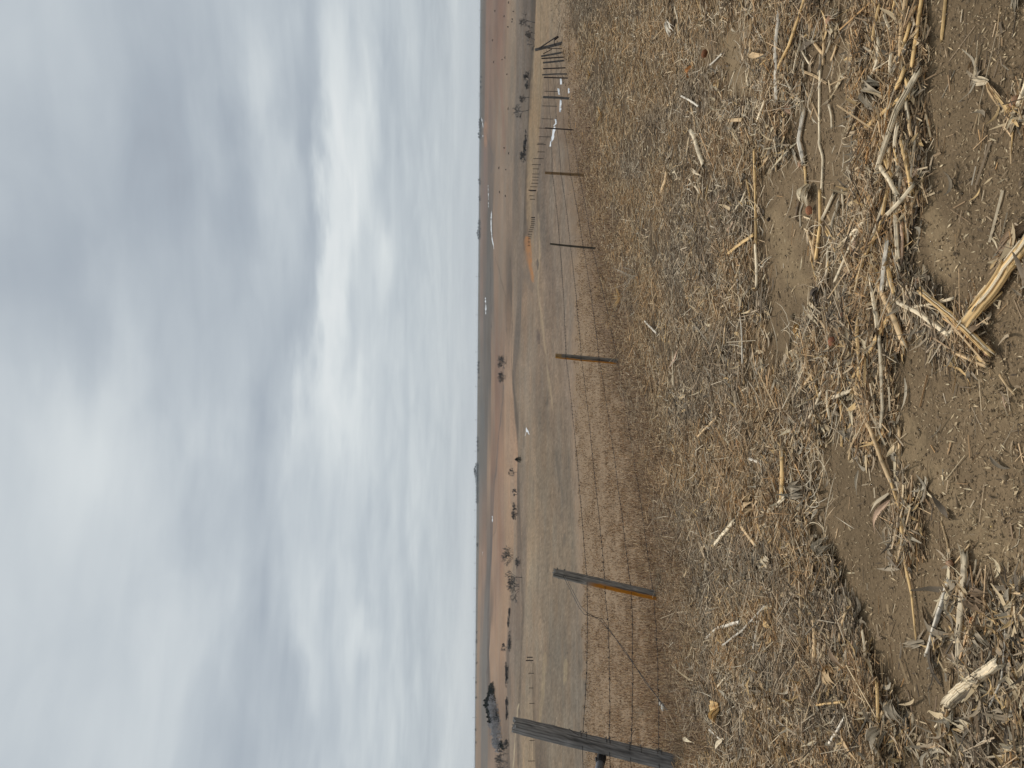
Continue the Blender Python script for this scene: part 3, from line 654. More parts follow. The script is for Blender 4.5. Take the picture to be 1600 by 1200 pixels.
# wire wrapped around the posts
def wrap(mb, k, f, tilt=0.0, r=.0032, turns=1):
    B, T, h, R0, mw, o = PO[k]; pts = []
    for a in np.linspace(0, 2 * math.pi * turns, int(22 * turns)):
        pts.append(mw @ Vector((math.cos(a) * R0 * 1.07, math.sin(a) * R0 * 1.07, h * f + math.cos(a) * tilt + a * .0015)))
    mb.tube(pts, r, 4, cap=False)
TIES = []
class TieList:
    def tube(s, *a, **k):
        b_ = MB(); b_.tube(*a, **k); me = b_.mesh('wire_tie'); me.transform(Matrix.Translation(-FI)); link('wire_tie', me, MWIRE, fence)
mb = TieList()
for f, ti in ((.615, .006), (.59, -.004), (.465, .012), (.45, .004), (.34, -.006), (.27, .004), (.175, .003), (.15, .008)): wrap(mb, 0, f, ti)
for f, ti in ((.96, .02), (.93, -.025), (.90, .018), (.725, .0)): wrap(mb, 1, f, ti, .0034)
for k in (1, 2, 3, 4):
    for f in strand_h(k): wrap(mb, k, f, 0, .0028 if k < 3 else .005)
for q_, (f, L_, a_) in enumerate(((.63, .10, (.5, .2, .85)), (.46, .09, (.2, 0, -.6)), (.34, .12, (.8, .2, -.5)), (.17, .10, (.2, .1, .6)))):   # loose tails
    p = att(0, f) + np.array([.07 + q_ * .03, .0, .0]); mb.tube([p, p + np.array(a_) * L_ * .5 + [0, 0, .01], p + np.array(a_) * L_], .0024, 4)
# twisted brace wire from the top of the leaning post to the foot of the nearest one
mb = MB()
pa = att(1, .945); pathpx = [(880,900,8.5),(905,950,8.15),(913,960,8.05),(941,967,8.0),(975,1017,7.75),(1010,1065,7.5),(1034,1100,7.3),(1046,1114,7.2)]
P1 = [pa] + [ptat(*p) for p in pathpx]
mb.tube(P1, .0032, 5, cap=False)
P2 = [pa + [0, 0, -.03]] + [ptat(x + dx_, y + dy_, Y - .02) for (x, y, Y), (dx_, dy_) in zip(pathpx, [(2,-2),(2,-3),(4,-3),(-2,3),(1.5,-1.5),(-1.5,1.5),(1,-1),(0,0)])]
mb.tube(P2, .0030, 5, cap=False)
me = mb.mesh('brace_wire'); me.transform(Matrix.Translation(-FI)); link('brace_wire', me, MWIRE, fence, label='twisted double wire slanting down from the leaning post')
# brace rail leaving the frame, held by a black clamp
a = ptat(941, 1177, 6.74); b_ = ptat(936, 1203, 6.55); d = (b_ - a) / np.linalg.norm(b_ - a)
mb = MB(); mb.tube([a + d * .10, a + d * .3, a + d * 1.9 + [0, -.02, -.03]], .036, 14, col=(.2, .2, .22)); me = mb.mesh('brace_rail', True); me.transform(Matrix.Translation(-FI)); rail = link('brace_rail', me, MPIPE, fence)
mb = MB(); mb.tube([a, a + d * .06, a + d * .13], [.036, .044, .040], 12); mb.box(a + d * .05 + np.array([.0, -.04, .02]), (.03, .03, .08)); me = mb.mesh('clamp'); me.transform(Matrix.Translation(-FI)); link('clamp', me, MWIRE, fence)
# far corner brace
B, T, h, r, mw, o = PO[last]; t2 = ptat(838, 75, 56.5); b2 = ptat(872, 66, 56.5); mb = MB()
mb.tube([ptat(840, 77, 56), ptat(868, 58.5, 55)], .045, 6); mb.tube([ptat(866, 62, 55.2), ptat(872, 57, 55.2)], .09, 6); mb.tube([ptat(866, 61, 55.2), ptat(866, 69, 56)], .03, 5)
mb.tube([ptat(849, 84, 54), ptat(862, 77, 55.6)], .03, 5)
me = mb.mesh('corner_brace'); me.transform(Matrix.Translation(-FI)); link('corner_brace', me, MSTEEL, fence)

# ------------------------------------------------------------------ steel post fences in the valley
def tpost(h, w):
    mb = MB(); mb.box((0, 0, h / 2 - .1), (w, w * .4, h + .2)); mb.box((0, w * .35, h / 2 - .1), (w * .4, w * .7, h + .19)); return mb.mesh('steel_post')
def steel_fence(name, posts, label, strands=(.85, .55, .25), heavy=()):
    """posts: (top x, base x, y) in the photo"""
    G = [G1(b, y) for (t, b, y) in posts]; org = Vector(G[0]); root = empty(name, org, label=label, category='fence'); tops = []
    for k, ((t, b, y), g) in enumerate(zip(posts, G)):
        Y = g[1]; h = (b - t) / F * Y; w = max(.05, Y * .0007 * (1.8 if k in heavy else 1))
        o = link('steel_post' if k not in heavy else 'brace_post', tpost(h, w), MSTEEL, root); o.location = Vector(g) - org; tops.append((g, h))
    for s in strands:
        mb = MB()
        for (g0, h0), (g1, h1) in zip(tops[:-1], tops[1:]):
            r = max(.0025, (g0[1] + g1[1]) / 2 * .00009); mb.tube([g0 + [0, 0, h0 * s], g1 + [0, 0, h1 * s]], r, 3, cap=False)
        me = mb.mesh('wire_strand'); me.transform(Matrix.Translation(-org)); link('wire_strand', me, MWIRE, root)
    return root
steel_fence('wire_fence', [(844,877,76),(850.5,873,143),(846.5,870,166),(846,864,186),(842,858,200.5),(841.5,860,214),(840,850,224),(839,853,226),(840,852,237.5),(834,850,248),(832,846,257.5),(834,844,264),(833,844,272),(833,843,277),(833,842.5,281.5),(831,842,286.5),(829,840,292),(826,838,297.5),(828,837,298.5),(827,835,306),(827.5,835.5,311.5)],
 'line of thin steel posts and wire running down into the valley from the corner brace', heavy=(17,))
steel_fence('wire_fence', [(829.5,835.5,340),(829.5,835.5,343),(829,835,346),(829,835,349),(828.5,834.5,352),(827,833,355.5),(826,832,359),(825,831.5,362),(823,829,366),(823,828,370),(822.5,826.5,373),(822,826,378),(822,825.5,384)],
 'distant row of closely spaced small posts climbing away at the orange bank', heavy=(0,))
steel_fence('wire_fence', [(819,831,1032),(821,830,1027),(823,832,1052),(824,831,1075),(825,833,1099),(825,833,1157),(823,834,1189),(823,834,1215)],
 'short fence of dark posts with a leaning brace crossing the left pasture', heavy=(0, 1))

# ------------------------------------------------------------------ bare trees and bushes
MBARK = mat('dark_bark', rough=.95, spec=.1, noise_amt=.25, nscale=3)
def tree_meshes(h, kind, seed, twr, tint=(96, 93, 91)):
    """trunk mesh and crown mesh of a leafless tree of height h; twr: least twig radius"""
    g = np.random.default_rng(seed); A = []; Bs = []; R0 = []; R1 = []; lev = []
    cnt = [0]
    def grow(p, d, L, r, depth):
        cnt[0] += 1
        nseg = 2; q_ = p
        for s in range(nseg):
            d = d + g.normal(0, .16, 3); d /= np.linalg.norm(d); e = q_ + d * L / nseg
            A.append(q_); Bs.append(e); R0.append(max(r * (1 - .2 * s), twr)); R1.append(max(r * (.8 - .15 * s), twr * .8)); lev.append(depth); q_ = e
        if depth >= 5 or L < h * .035: return
        m_ = 3 if depth < 4 else 2
        if depth > 0 and kind == 'bush': m_ = 3
        for _ in range(m_):
            v = g.normal(0, 1, 3); v -= d * (v @ d); v /= np.linalg.norm(v) + 1e-9
            sp_ = g.uniform(.45, 1.15); nd_ = d + v * sp_ + np.array([0, 0, .12]); nd_ /= np.linalg.norm(nd_)
            grow(p + (q_ - p) * g.uniform(.65, 1) , nd_, L * g.uniform(.6, .82), r * .6, depth + 1)
    if kind == 'tree': grow(np.zeros(3), np.array([g.normal(0, .1), g.normal(0, .1), 1.0]), h * .17, h * .026, 0)
    elif kind == 'vee':
        for sx in (-1, 1, .2): grow(np.array([0, 0, 0.]), np.array([sx * .55, g.normal(0, .2), .9]), h * .28, h * .022, 1)
    else:
        for _ in range(9):
            a_ = g.uniform(0, 6.28); grow(np.array([g.normal(0, .12) * h, g.normal(0, .12) * h, 0]), np.array([math.cos(a_) * .6, math.sin(a_) * .6, .9]), h * .30, h * .014, 2)
    A = np.array(A); Bs = np.array(Bs); s = h / max(Bs[:, 2].max(), .1); A *= s; Bs *= s; lev = np.array(lev)
    R0 = np.array(R0); R1 = np.array(R1); tone = np.array([.95, .95, 1.0]); out = []
    for selk, nm in (((lev <= 1), 'trunk'), ((lev > 1), 'crown')):
        if not selk.any(): out.append(None); continue
        n_ = selk.sum(); T_ = Bs[selk] - A[selk]
        V, q_, c = prisms(A[selk] - T_ * .05, Bs[selk] + T_ * .05, R0[selk], np.clip(np.full((n_, 3), 1.0) * alb(tint) * g.uniform(.6, 1.3, (n_, 1)), .01, 1), R1[selk])
        out.append(mkmesh(nm, V, [q_], c))
    return out
TRV = {}
def put_tree(name, cat, label, px_, py_, hpx, kind, seed, group=None, Yfix=None, dens=1.0, tint=(96, 93, 91)):
    g = G1(px_, py_) if Yfix is None else ptat(px_, py_, Yfix); Y = g[1]; h = hpx / F * Y
    root = empty(name, tuple(g - [0, 0, .1]), label=label, category=cat, group=group)
    key = (kind, seed)
    tw = Y * .00016 * dens
    tr, cr_ = tree_meshes(h, kind, seed, tw, tint)
    if tr: link('trunk', tr, MBARK, root)
    if cr_: link('crown', cr_, MBARK, root)
    if kind == 'bush' and hpx <= 8: root.scale = (2.4, 1, .8)
    return root
T = [('bare_tree','tree','tall spreading leafless tree by the creek at the right end of the valley',834,35,26,'tree',1),
 ('bare_tree','tree','low wide leafless tree just left of the tall spreading one',834,52,17,'tree',2),
 ('bare_tree','tree','thin leafless tree between the wide tree and the corner brace',834,62,15,'vee',3),
 ('bare_shrub','shrub','rounded leafless shrub hugging the creek line beside the dark cut bank',829,124,13,'bush',4),
 ('bare_shrub','shrub','denser low shrub on the dark creek cut',828,133,9,'bush',14),
 ('bare_tree','tree','small leafless tree right of the forked creek tree',827,152,18,'tree',5),
 ('bare_tree','tree','forked leafless tree with wide open branches above the snow patches',826,172,26,'tree',6),
 ('bare_shrub','shrub','tiny dark shrub beyond the stubble strip',823,218,6,'bush',7),
 ('bare_shrub','shrub','low scraggly shrub with reaching twigs left of the tiny one',822,236,8,'bush',8),
 ('bare_shrub','shrub','low spreading shrub at the left end of the creek thicket',822,245,12,'bush',9),
 ('bare_shrub','shrub','dark round bush, right one of the pair in the red field',791,568,15,'bush',10),
 ('bare_shrub','shrub','dark round bush, left one of the pair in the red field',790,590,14,'bush',11),
 ('bare_tree','tree','open leafless tree standing left of the black cedar',810,738,15,'tree',12),
 ('bare_tree','tree','small forked tree alone on the orange field edge',811,771,10,'vee',13),
 ('bare_tree','tree','small forked tree in the close pair on the orange field edge',811,791,10,'vee',15),
 ('bare_shrub','shrub','dense little tree left of the forked pair',811,803,12,'bush',16),
 ('bare_shrub','shrub','large dark bush standing alone in the orange field',800,869,20,'bush',17),
 ('bare_tree','tree','broad grey leafless tree of the creek clump',817,902,27,'tree',18),
 ('bare_tree','tree','dense leafless tree left of the broad grey tree',812,916,22,'bush',19),
 ('bare_shrub','shrub','scraggly shrub on the right flank of the creek clump',815,880,10,'bush',20),
 ('bare_tree','tree','star shaped leafless tree on the left creek bank',795,1010,14,'tree',21),
 ('bare_shrub','shrub','low dark shrub under the star shaped tree',799,1004,8,'bush',22),
 ('bare_shrub','shrub','narrow shrub strip right of the star shaped tree',796,955,5,'bush',23),
 ('bare_shrub','shrub','narrow dark shrub on the creek left of the creek clump',795,972,5,'bush',24),
 ('bare_shrub','shrub','long low shrub thicket below the end of the shelterbelt',794,1043,8,'bush',25),
 ('bare_shrub','shrub','second low thicket below the end of the shelterbelt, nearer the fence brace',794,1057,7,'bush',26),
 ('bare_shrub','shrub','thin shrub below the middle of the shelterbelt',795,1100,7,'bush',27),
 ('bare_shrub','shrub','thin shrub below the grey trees of the shelterbelt',795,1117,6,'bush',28),
 ('bare_shrub','shrub','dark shrub beneath the left end of the shelterbelt',796,1164,10,'bush',29),
 ('bare_tree','tree','grey bushy tree at the left frame edge beyond the shelterbelt',792,1193,22,'bush',30),
 ('bare_tree','tree','small leafless tree between the shelterbelt and the left frame edge',794,1178,18,'tree',31)]
for t_ in T: put_tree(t_[0], t_[1], t_[2], t_[3], t_[4], t_[5], t_[6], t_[7], dens=1.0)
# evergreens: clumps of small faces round a cone-like volume
MEG = mat('dark_evergreen', rough=.9, spec=.15, noise_amt=.4, nscale=1.2)
def conifer(h, w, seed, col=(46, 54, 50), n_=700):
    g = np.random.default_rng(seed); t = g.random(n_) ** .7; z = h * (.06 + .94 * t); rad = w / 2 * (1 - t ** 2.0) * (.55 + .45 * np.abs(np.sin(t * 17 + seed))) + w * .04
    a_ = g.uniform(0, 6.28, n_); r_ = rad * g.random(n_) ** .45; c = np.stack([np.cos(a_) * r_, np.sin(a_) * r_, z], -1)
    s_ = h * .075 * g.uniform(.5, 1.4, n_); o1 = g.normal(0, 1, (n_, 3)); o2 = g.normal(0, 1, (n_, 3)); o1 /= np.linalg.norm(o1, axis=1)[:, None]; o2 /= np.linalg.norm(o2, axis=1)[:, None]
    V = np.stack([c - o1 * s_[:, None], c + o1 * s_[:, None], c + o2 * s_[:, None] * .9 + [0, 0, .1]], 1).reshape(-1, 3)
    col_ = np.repeat(np.clip(alb(col) * g.uniform(.5, 1.6, (n_, 1)), .005, 1), 3, 0)
    return mkmesh('crown', V, [np.arange(n_ * 3).reshape(-1, 3)], col_)
def put_conifer(label, px_, py_, hpx, wpx, seed, group=None, name='cedar_tree', col=(44, 52, 48)):
    g = G1(px_, py_); Y = g[1]; h = hpx / F * Y; w = wpx / F * Y
    root = empty(name, tuple(g), label=label, category='tree', group=group)
    link('crown', conifer(h, w, seed, col), MEG, root)
    mb = MB(); mb.tube([(0, 0, -.4), (0, 0, h * .5)], [h * .03, h * .015], 6, col=alb((60, 54, 48))); link('trunk', mb.mesh('trunk'), MBARK, root)
put_conifer('round black cedar alone on the creek line', 815, 718, 10, 11, 50)
NB = 17
for k in range(NB):
    t = k / (NB - 1); y = 1069 + t * 58; bx = 771.5 + t * 8.5; hp = 7 + 11 * min(1, t * 2) + rng.uniform(-1.5, 2)
    lab = 'dark evergreen of the left shelterbelt, ' + ORD[k] + ' from its right tip'
    put_conifer(lab, bx + rng.uniform(-1.5, 1), y, hp, 9, 60 + k, group='dark evergreens of the shelterbelt')
for k in range(14):
    t = k / 13; y = 1095 + t * 66; bx = 775.5 + t * 10 + (1 if k % 2 else -2)
    if y > 1122 or k % 2:
        g = G1(bx, y); root = put_tree('bare_tree', 'tree', 'grey leafless shelterbelt tree, ' + ORD[k] + ' from the right along the row', bx, y, 15 + rng.uniform(-2, 4), 'bush', 200 + k, group='grey deciduous trees of the shelterbelt', dens=1.3, tint=(158, 158, 160))
for k in range(4): put_conifer(ORD[k] + ' small dark evergreen from the right at the left foot of the shelterbelt', 786 + k * .8, 1160 + k * 3.3, 9 - k, 6, 90 + k, group='small evergreens at the foot of the shelterbelt')
# tree lines on the horizon
far = [(187,3.5),(191,4),(195,4),(199,3.5),(204,3),(209,5),(214,4.5),(281,4),(286,3),(308,3),(312,2.5),(345,3),(349,4),(355,4),(360,5),(364,6),(368,5),(372,4),(566,2.5),(571,3),(577,3),(582,2.5),(590,1.5),
 (684,3),(690,3.5),(696,3),(703,2.5),(725,5),(729,6),(733,8),(737,8),(741,7),(745,6),(749,5),(753,5),(757,4),(762,4),(766,4),(770,4),(775,4),(780,4),(784,4),(850,2.5),(853,2),(988,2),(1003,2.5),(1036,2),(1066,2.5),(1090,2.5),(1140,2.5),(1160,2),(1000,2),(120,1.5),(128,2),(136,2)]
CLUMP = ((100, 150, 'faint horizon clump right of all others'), (180, 220, 'horizon clump above the thin far snow line'), (275, 320, 'sparse horizon clump above the short snow line'), (340, 380, 'horizon clump above the curved snow line'), (560, 600, 'low horizon clump above the bush pair'),
 (680, 720, 'low horizon line beside the largest clump'), (724, 790, 'largest horizon clump above the black cedar'), (845, 860, 'faint horizon spot above the lone bush'), (980, 1300, 'scattered horizon row above the shelterbelt'))
def hlabel(k):
    y = far[k][0]
    for a_, b_, nm in CLUMP:
        if a_ <= y <= b_: r_ = sorted(f[0] for f in far if a_ <= f[0] <= b_).index(y); return ORD[r_] + ' tree from right in the ' + nm
fv = [conifer(10, 13, 300 + k, (62, 72, 80), 260) for k in range(6)]  # distance haze painted into the crowns as blue grey
for k, (y, hp) in enumerate(far):
    hx = 751.5 - y * 9 / 1200.; Y = 2600 if k % 2 else 2450
    d = raydir(hx, y); d = d / d[1]; p = CAM + d * Y; gz = float(Hbase(p[0], p[1]))
    h = hp / F * Y * 1.15 + max(0, p[2] - gz)
    root = empty('horizon_tree', (p[0], p[1], gz - .3), category='tree', group='trees along the far horizon',
        label=hlabel(k))
    root.scale = (h / 10 * .8, h / 10 * .8, h / 10 * .72)
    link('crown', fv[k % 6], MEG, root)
# power line poles
mb = MB(); mb.tube([(0, 0, -1), (0, 0, 1)], .5, 5, col=alb((90, 90, 92))); 
def pole_me(h, w):
    mb = MB(); mb.tube([(0, 0, -1), (0, 0, h)], [w, w * .7], 5, col=alb((104, 104, 106))); return mb.mesh('pole')
PM = pole_me(14, .42); mb = MB(); mb.tube([(-1.5, 0, 12.9), (1.5, 0, 12.9)], .28, 4, col=alb((104, 104, 106))); CM = mb.mesh('cross_arm')
for k, y in enumerate([16, 43, 146, 150, 432, 492, 550, 604, 656, 705, 797, 839, 880, 919, 956, 1022, 1059, 1121]):
    hx = 751 - y * 9 / 1200.; d = raydir(hx, y); d = d / d[1]; Y = 2480.; p = CAM + d * Y; gz = float(Hbase(p[0], p[1]))
    root = empty('utility_pole', (p[0], p[1], gz), label='thin distant utility pole, ' + ORD[k] + ' from the right along the horizon', category='utility pole', group='utility poles along the horizon')
    root.scale = (1, 1, 1.1 if k > 3 else .8)
    link('pole', PM, MBARK, root); link('cross_arm', CM, MBARK, root)

# ------------------------------------------------------------------ grazing cattle: one skinned body each kind
def cow_mesh():
    vs = [(-.95, 0, 1.12, .30), (-.45, 0, 1.10, .36), (.15, 0, 1.08, .38), (.65, 0, 1.12, .33), (1.0, 0, 1.05, .20), (1.3, 0, .70, .15), (1.48, 0, .38, .12), (1.66, 0, .22, .07)]
    for lx in (-.9, .68):
        for s in (-1, 1): vs += [(lx, s * .22, .82, .15), (lx + (.06 if lx < 0 else 0), s * .22, .42, .075), (lx, s * .22, .03, .07)]
    vs += [(-1.22, 0, 1.12, .05), (-1.28, 0, .55, .04)]
    ed = [(i, i + 1) for i in range(7)]
    for k in range(4):
        b = 8 + k * 3; ed += [((0 if k < 2 else 3), b), (b, b + 1), (b + 1, b + 2)]
    ed += [(0, 20), (20, 21)]
    me = bpy.data.meshes.new('cow'); me.from_pydata([v[:3] for v in vs], ed, []); o = bpy.data.objects.new('cow', me); COL.objects.link(o)
    md = o.modifiers.new('s', 'SKIN'); 
    for i, v in enumerate(vs): me.skin_vertices[0].data[i].radius = (v[3], v[3] * 1.1)
    me.skin_vertices[0].data[1].use_root = True
    dg_ = bpy.context.evaluated_depsgraph_get(); out = bpy.data.meshes.new_from_object(o.evaluated_get(dg_)); bpy.data.objects.remove(o)
    for p in out.polygons: p.use_smooth = True
    return out
try: CW = cow_mesh()
except Exception as ex:
    print('cow', ex); CW = None
MCOW = mat('black_hide', attr=False, col=(.02, .017, .015), rough=.8, spec=.2, noise_amt=.2)
if CW:
    CW.name = 'cow'
    for k, (x, y) in enumerate([(795,4),(774,17),(803,17.8),(788.5,25.5),(801.5,30),(801,34),(794,42),(770.5,63),(790,90),(786,93),(772,97),(793,116),(796,170),(788,231),(795,239.5),(779.5,262.5),(791.5,265),(782,300),(791,306)]):
        g = G1(x, y); o = link('cow', CW, MCOW, label='tiny black cow on the far hillside, ' + ORD[k] + ' from the right of the herd', category='cow', group='black cattle scattered over the far hillside')
        o.location = g; o.rotation_euler = (0, 0, rng.uniform(0, 6.28)); sc_ = float(np.clip(g[1] * .0011, 1.0, 1.5)); o.scale = (sc_, sc_, sc_)

# ------------------------------------------------------------------ snow left in hollows
MSN = mat('old_snow', attr=False, col=(.60, .62, .64), rough=.8, spec=.2, noise_amt=.05, nscale=3)
def snow(label, pts, w):
    """ragged snow bank along a photo polyline; w half width px"""
    pts = np.array(pts, float); seg = np.concatenate([[0], np.cumsum(np.hypot(*np.diff(pts, axis=0).T))]); n_ = max(6, int(seg[-1] / 1.2)); s = np.linspace(0, seg[-1], n_)
    cx = np.interp(s, seg, pts[:, 0]); cy = np.interp(s, seg, pts[:, 1]); W_ = w * .72 * (np.sin(np.linspace(.15, math.pi - .15, n_)) ** .5) * np.clip(.8 + 1.3 * fbm(s / 2.2 + cx[0], s * 0 + cy[0], 3), .12, 2)
    rows = [onground(cx + W_ * f, cy) for f in (-1, -.5, 0, .5, 1)]
    Yc = rows[2][:, 1]; th_ = [0, 1, 1.3, 1, 0]
    V = np.stack([r_ + np.stack([np.zeros(n_), np.zeros(n_), -.02 + t_ * np.minimum(.10, Yc * .0015 + .02)], -1) for r_, t_ in zip(rows, th_)], 1).reshape(-1, 3)
    i_ = np.arange(n_ - 1)[:, None] * 5; j_ = np.arange(4)[None]
    q_ = np.stack([i_ + j_, i_ + j_ + 1, i_ + 6 + j_, i_ + 5 + j_], -1).reshape(-1, 4)
    link('snow_patch', mkmesh('snow_patch', V, [q_], smooth=True), MSN, label=label, category='snow patch', group='old snow lying in the hollows')
snow('largest white snow patch behind the steel post, right part of it', [(868,186),(869,192),(866,197)], 1.6)
snow('bright snow streak slanting in the hollow left of the steel post', [(867,198),(865,206),(864,214),(862,222)], 2.6)
snow('thin tail of snow at the left end of the hollow', [(861,221),(860,229)], 1.0)
snow('snow strip behind the thin steel posts right of the slim grey post', [(876,122),(876,132)], 1.3)
snow('small snow strip right of the slim grey post', [(873,138),(874,148)], .9)
snow('snow strip left of the slim grey post', [(875.5,156),(875,166),(875,175)], 1.0)
snow('small low snow patch nearest the field edge', [(891.5,138),(891.5,146)], 1.0)
snow('long curved snow line under the far hill', [(767.5,330),(767,345),(767.5,360),(769,375),(771.5,389)], 1.0)
snow('short straight snow line above the curved one', [(762.5,289),(763,300),(763.5,312)], .9)
snow('thin broken snow dash beside the curved line', [(763.5,316),(763.5,324)], .6)
snow('far snow line at the foot of the right hills', [(752,184),(754,192),(755,200)], .9)
snow('tiny far snow spot below the right hills', [(754.5,211),(754.5,214)], .7)
snow('snow drift shining on the dark far field', [(758.5,465),(759,478),(759,491)], 1.2)
snow('forked white snow patch in the middle of the pasture, upper arm', [(822.5,668),(823,674),(820.5,681)], 1.2)
snow('forked white snow patch in the middle of the pasture, lower arm', [(823.5,671),(824.5,676),(825.5,679)], 1.0)
snow('small snow dash on the far tan field left of centre', [(768.5,806),(769,811),(769,816)], .9)
snow('tiny snow dots beside the far track', [(754.5,862),(754.5,868)], .6)

# ------------------------------------------------------------------ corn stalks, husks, leaves picked out one by one
MST = mat('corn_stalk', rough=.62, spec=.3, noise_amt=.30, stripes=(22, 9), bump=.0016)
KC = {'gold': (222, 184, 126), 'pale': (240, 218, 182), 'tan': (206, 174, 130), 'grey': (160, 145, 122), 'white': (240, 226, 204), 'brown': (138, 114, 88), 'dark': (88, 76, 64), 'orange': (190, 128, 70), 'pink': (206, 172, 142)}
def spline(P_, n_):
    P_ = np.asarray(P_, float)
    if len(P_) == 2: t = np.linspace(0, 1, n_)[:, None]; return P_[0] + (P_[1] - P_[0]) * t
    L_ = np.concatenate([[0], np.cumsum(np.linalg.norm(np.diff(P_, axis=0), axis=1))]); s = np.linspace(0, L_[-1], n_)
    Q = np.stack([np.interp(s, L_, P_[:, k]) for k in range(3)], -1)
    Q[1:-1] = (Q[:-2] + 2 * Q[1:-1] + Q[2:]) / 4; return Q
def world_line(pts, r, lift):
    G_ = onground([p[0] for p in pts], [p[1] for p in pts]); G_[:, 2] += r * .75 + lift; return G_
def stalk(label, color, w, pts, lift=0.0, taper=1.0, group=None, split=0, name='corn_stalk', cat='corn stalk', nodes=True):
    g = np.random.default_rng(abs(hash_(label + str(pts))) % 99991)
    G0_ = onground([p[0] for p in pts], [p[1] for p in pts]); Y = G0_[:, 1].mean(); r = w / F * Y / 2
    Gp = onmat([p[0] for p in pts], [p[1] for p in pts], r * .8 + lift * .6)
    # compensate for the lift so that the piece still lines up with where it lies
    Lt = np.linalg.norm(np.diff(Gp, axis=0), axis=1).sum(); n_ = int(np.clip(Lt / .012, 8, 60)); Q = spline(Gp, n_)
    wob = np.cumsum(g.normal(0, r * .06, (n_, 3)), axis=0); wob -= np.linspace(0, 1, n_)[:, None] * wob[-1]; Q = Q + wob * [1, 1, .4]
    t = np.linspace(0, 1, n_); rad = r * (1 + (taper - 1) * t) * (1 + g.normal(0, .03, n_))
    c = np.tile(alb(KC[color]) * (1.24 if w >= 4 else 1.08), (n_, 1)) * (1 + .12 * np.interp(t, np.linspace(0, 1, 6), g.normal(0, 1, 6)))[:, None]
    s = t * Lt; nstep = g.uniform(.09, .15); off = g.uniform(0.02, nstep)
    if nodes and Lt > .08:
        dn = np.abs(((s - off + nstep / 2) % nstep) - nstep / 2); nr_ = np.exp(-(dn / .006) ** 2); rad = rad * (1 + .16 * nr_); c = c * (1 - .55 * nr_)[:, None]
        sh = np.exp(-(((s - off) % nstep) / .02)); c = c * (1 - .15 * sh)[:, None]
    ns = 12 if r > .004 else 6; mb = MB(); sidev = g.uniform(.72, 1.14, ns); sidev[g.integers(0, ns)] *= .5; sidev[g.integers(0, ns)] *= .7
    slit = np.ones(ns)
    if split:
        for q_ in range(split): slit[g.integers(0, ns)] = .45
    def cf(k_, n2): 
        f = np.broadcast_to((sidev * np.where(slit < 1, .55, 1))[None, :, None], (k_, n2, 1)).copy(); return f * (1 + g.normal(0, .05, (k_, n2, 1)))
    Pm = Q; A_ = Q[0]
    mb.tube(Pm, rad, ns, col=c, flat=.72 if r > .006 else .9, rag=r * 2.2 if r > .003 else 0, side_var=.10, colf=cf)
    if split:   # press grooves in along the split sides
        V = mb.v[0]
        for q_ in range(ns):
            if slit[q_] < 1:
                for k_ in range(n_): V[k_ * ns + q_] = Pm[k_] + (V[k_ * ns + q_] - Pm[k_]) * .7
    me = mb.mesh(name, smooth=True); org = Vector(Pm[n_ // 2]); me.transform(Matrix.Translation(-org))
    o = link(name, me, MST, label=label, category=cat, group=group); o.location = org
    if w >= 7 and Lt > .08:      # splinters peeled at the ends
        for e, di in ((0, -1), (-1, 1)):
            T_ = (Pm[0] - Pm[3]) if e == 0 else (Pm[-1] - Pm[-4]); T_ = T_ / np.linalg.norm(T_)
            for _ in range(3):
                mb = MB(); v = g.normal(0, 1, 3); v -= T_ * (v @ T_); v /= np.linalg.norm(v); v[2] = abs(v[2]) * .5
                p0 = Pm[e] - T_ * r * 2 + v * r * .8; Ls = r * g.uniform(2.5, 5); mb.tube([p0, p0 + T_ * Ls * .6 + v * Ls * .08, p0 + T_ * Ls + v * Ls * g.uniform(0, .35)], [r * .28, r * .2, r * .05], 4, col=alb(KC['pale']) * g.uniform(.7, 1.05))
                me = mb.mesh('splinter'); me.transform(Matrix.Translation(-org)); link('splinter', me, MST, o)
    if split >= 3 and Lt > .1:   # loose strands of the split stalk
        for q_ in range(7):
            i0 = int(g.uniform(0, .45) * n_); i1 = int(g.uniform(.6, 1) * n_); aa = g.uniform(0, math.pi); T_ = (Pm[-1] - Pm[0]) / np.linalg.norm(Pm[-1] - Pm[0]); sd_ = np.cross(T_, [0, 0, 1.0]); sd_ /= np.linalg.norm(sd_)
            pp = Pm[i0:i1] + sd_ * math.cos(aa) * r * 1.0 + np.array([0, 0, 1.0]) * math.sin(aa) * r * .78
            if len(pp) < 4: continue
            mb = MB(); mb.tube(pp, r * g.uniform(.14, .26), 5, col=alb(KC['pale' if g.random() < .25 else color]) * 1.08 * g.uniform(.75, 1.1), rag=r * 1.5)
            me = mb.mesh('strand', True); me.transform(Matrix.Translation(-org)); link('strand', me, MST, o)
    return o
import zlib
def hash_(s): return zlib.crc32(s.encode())
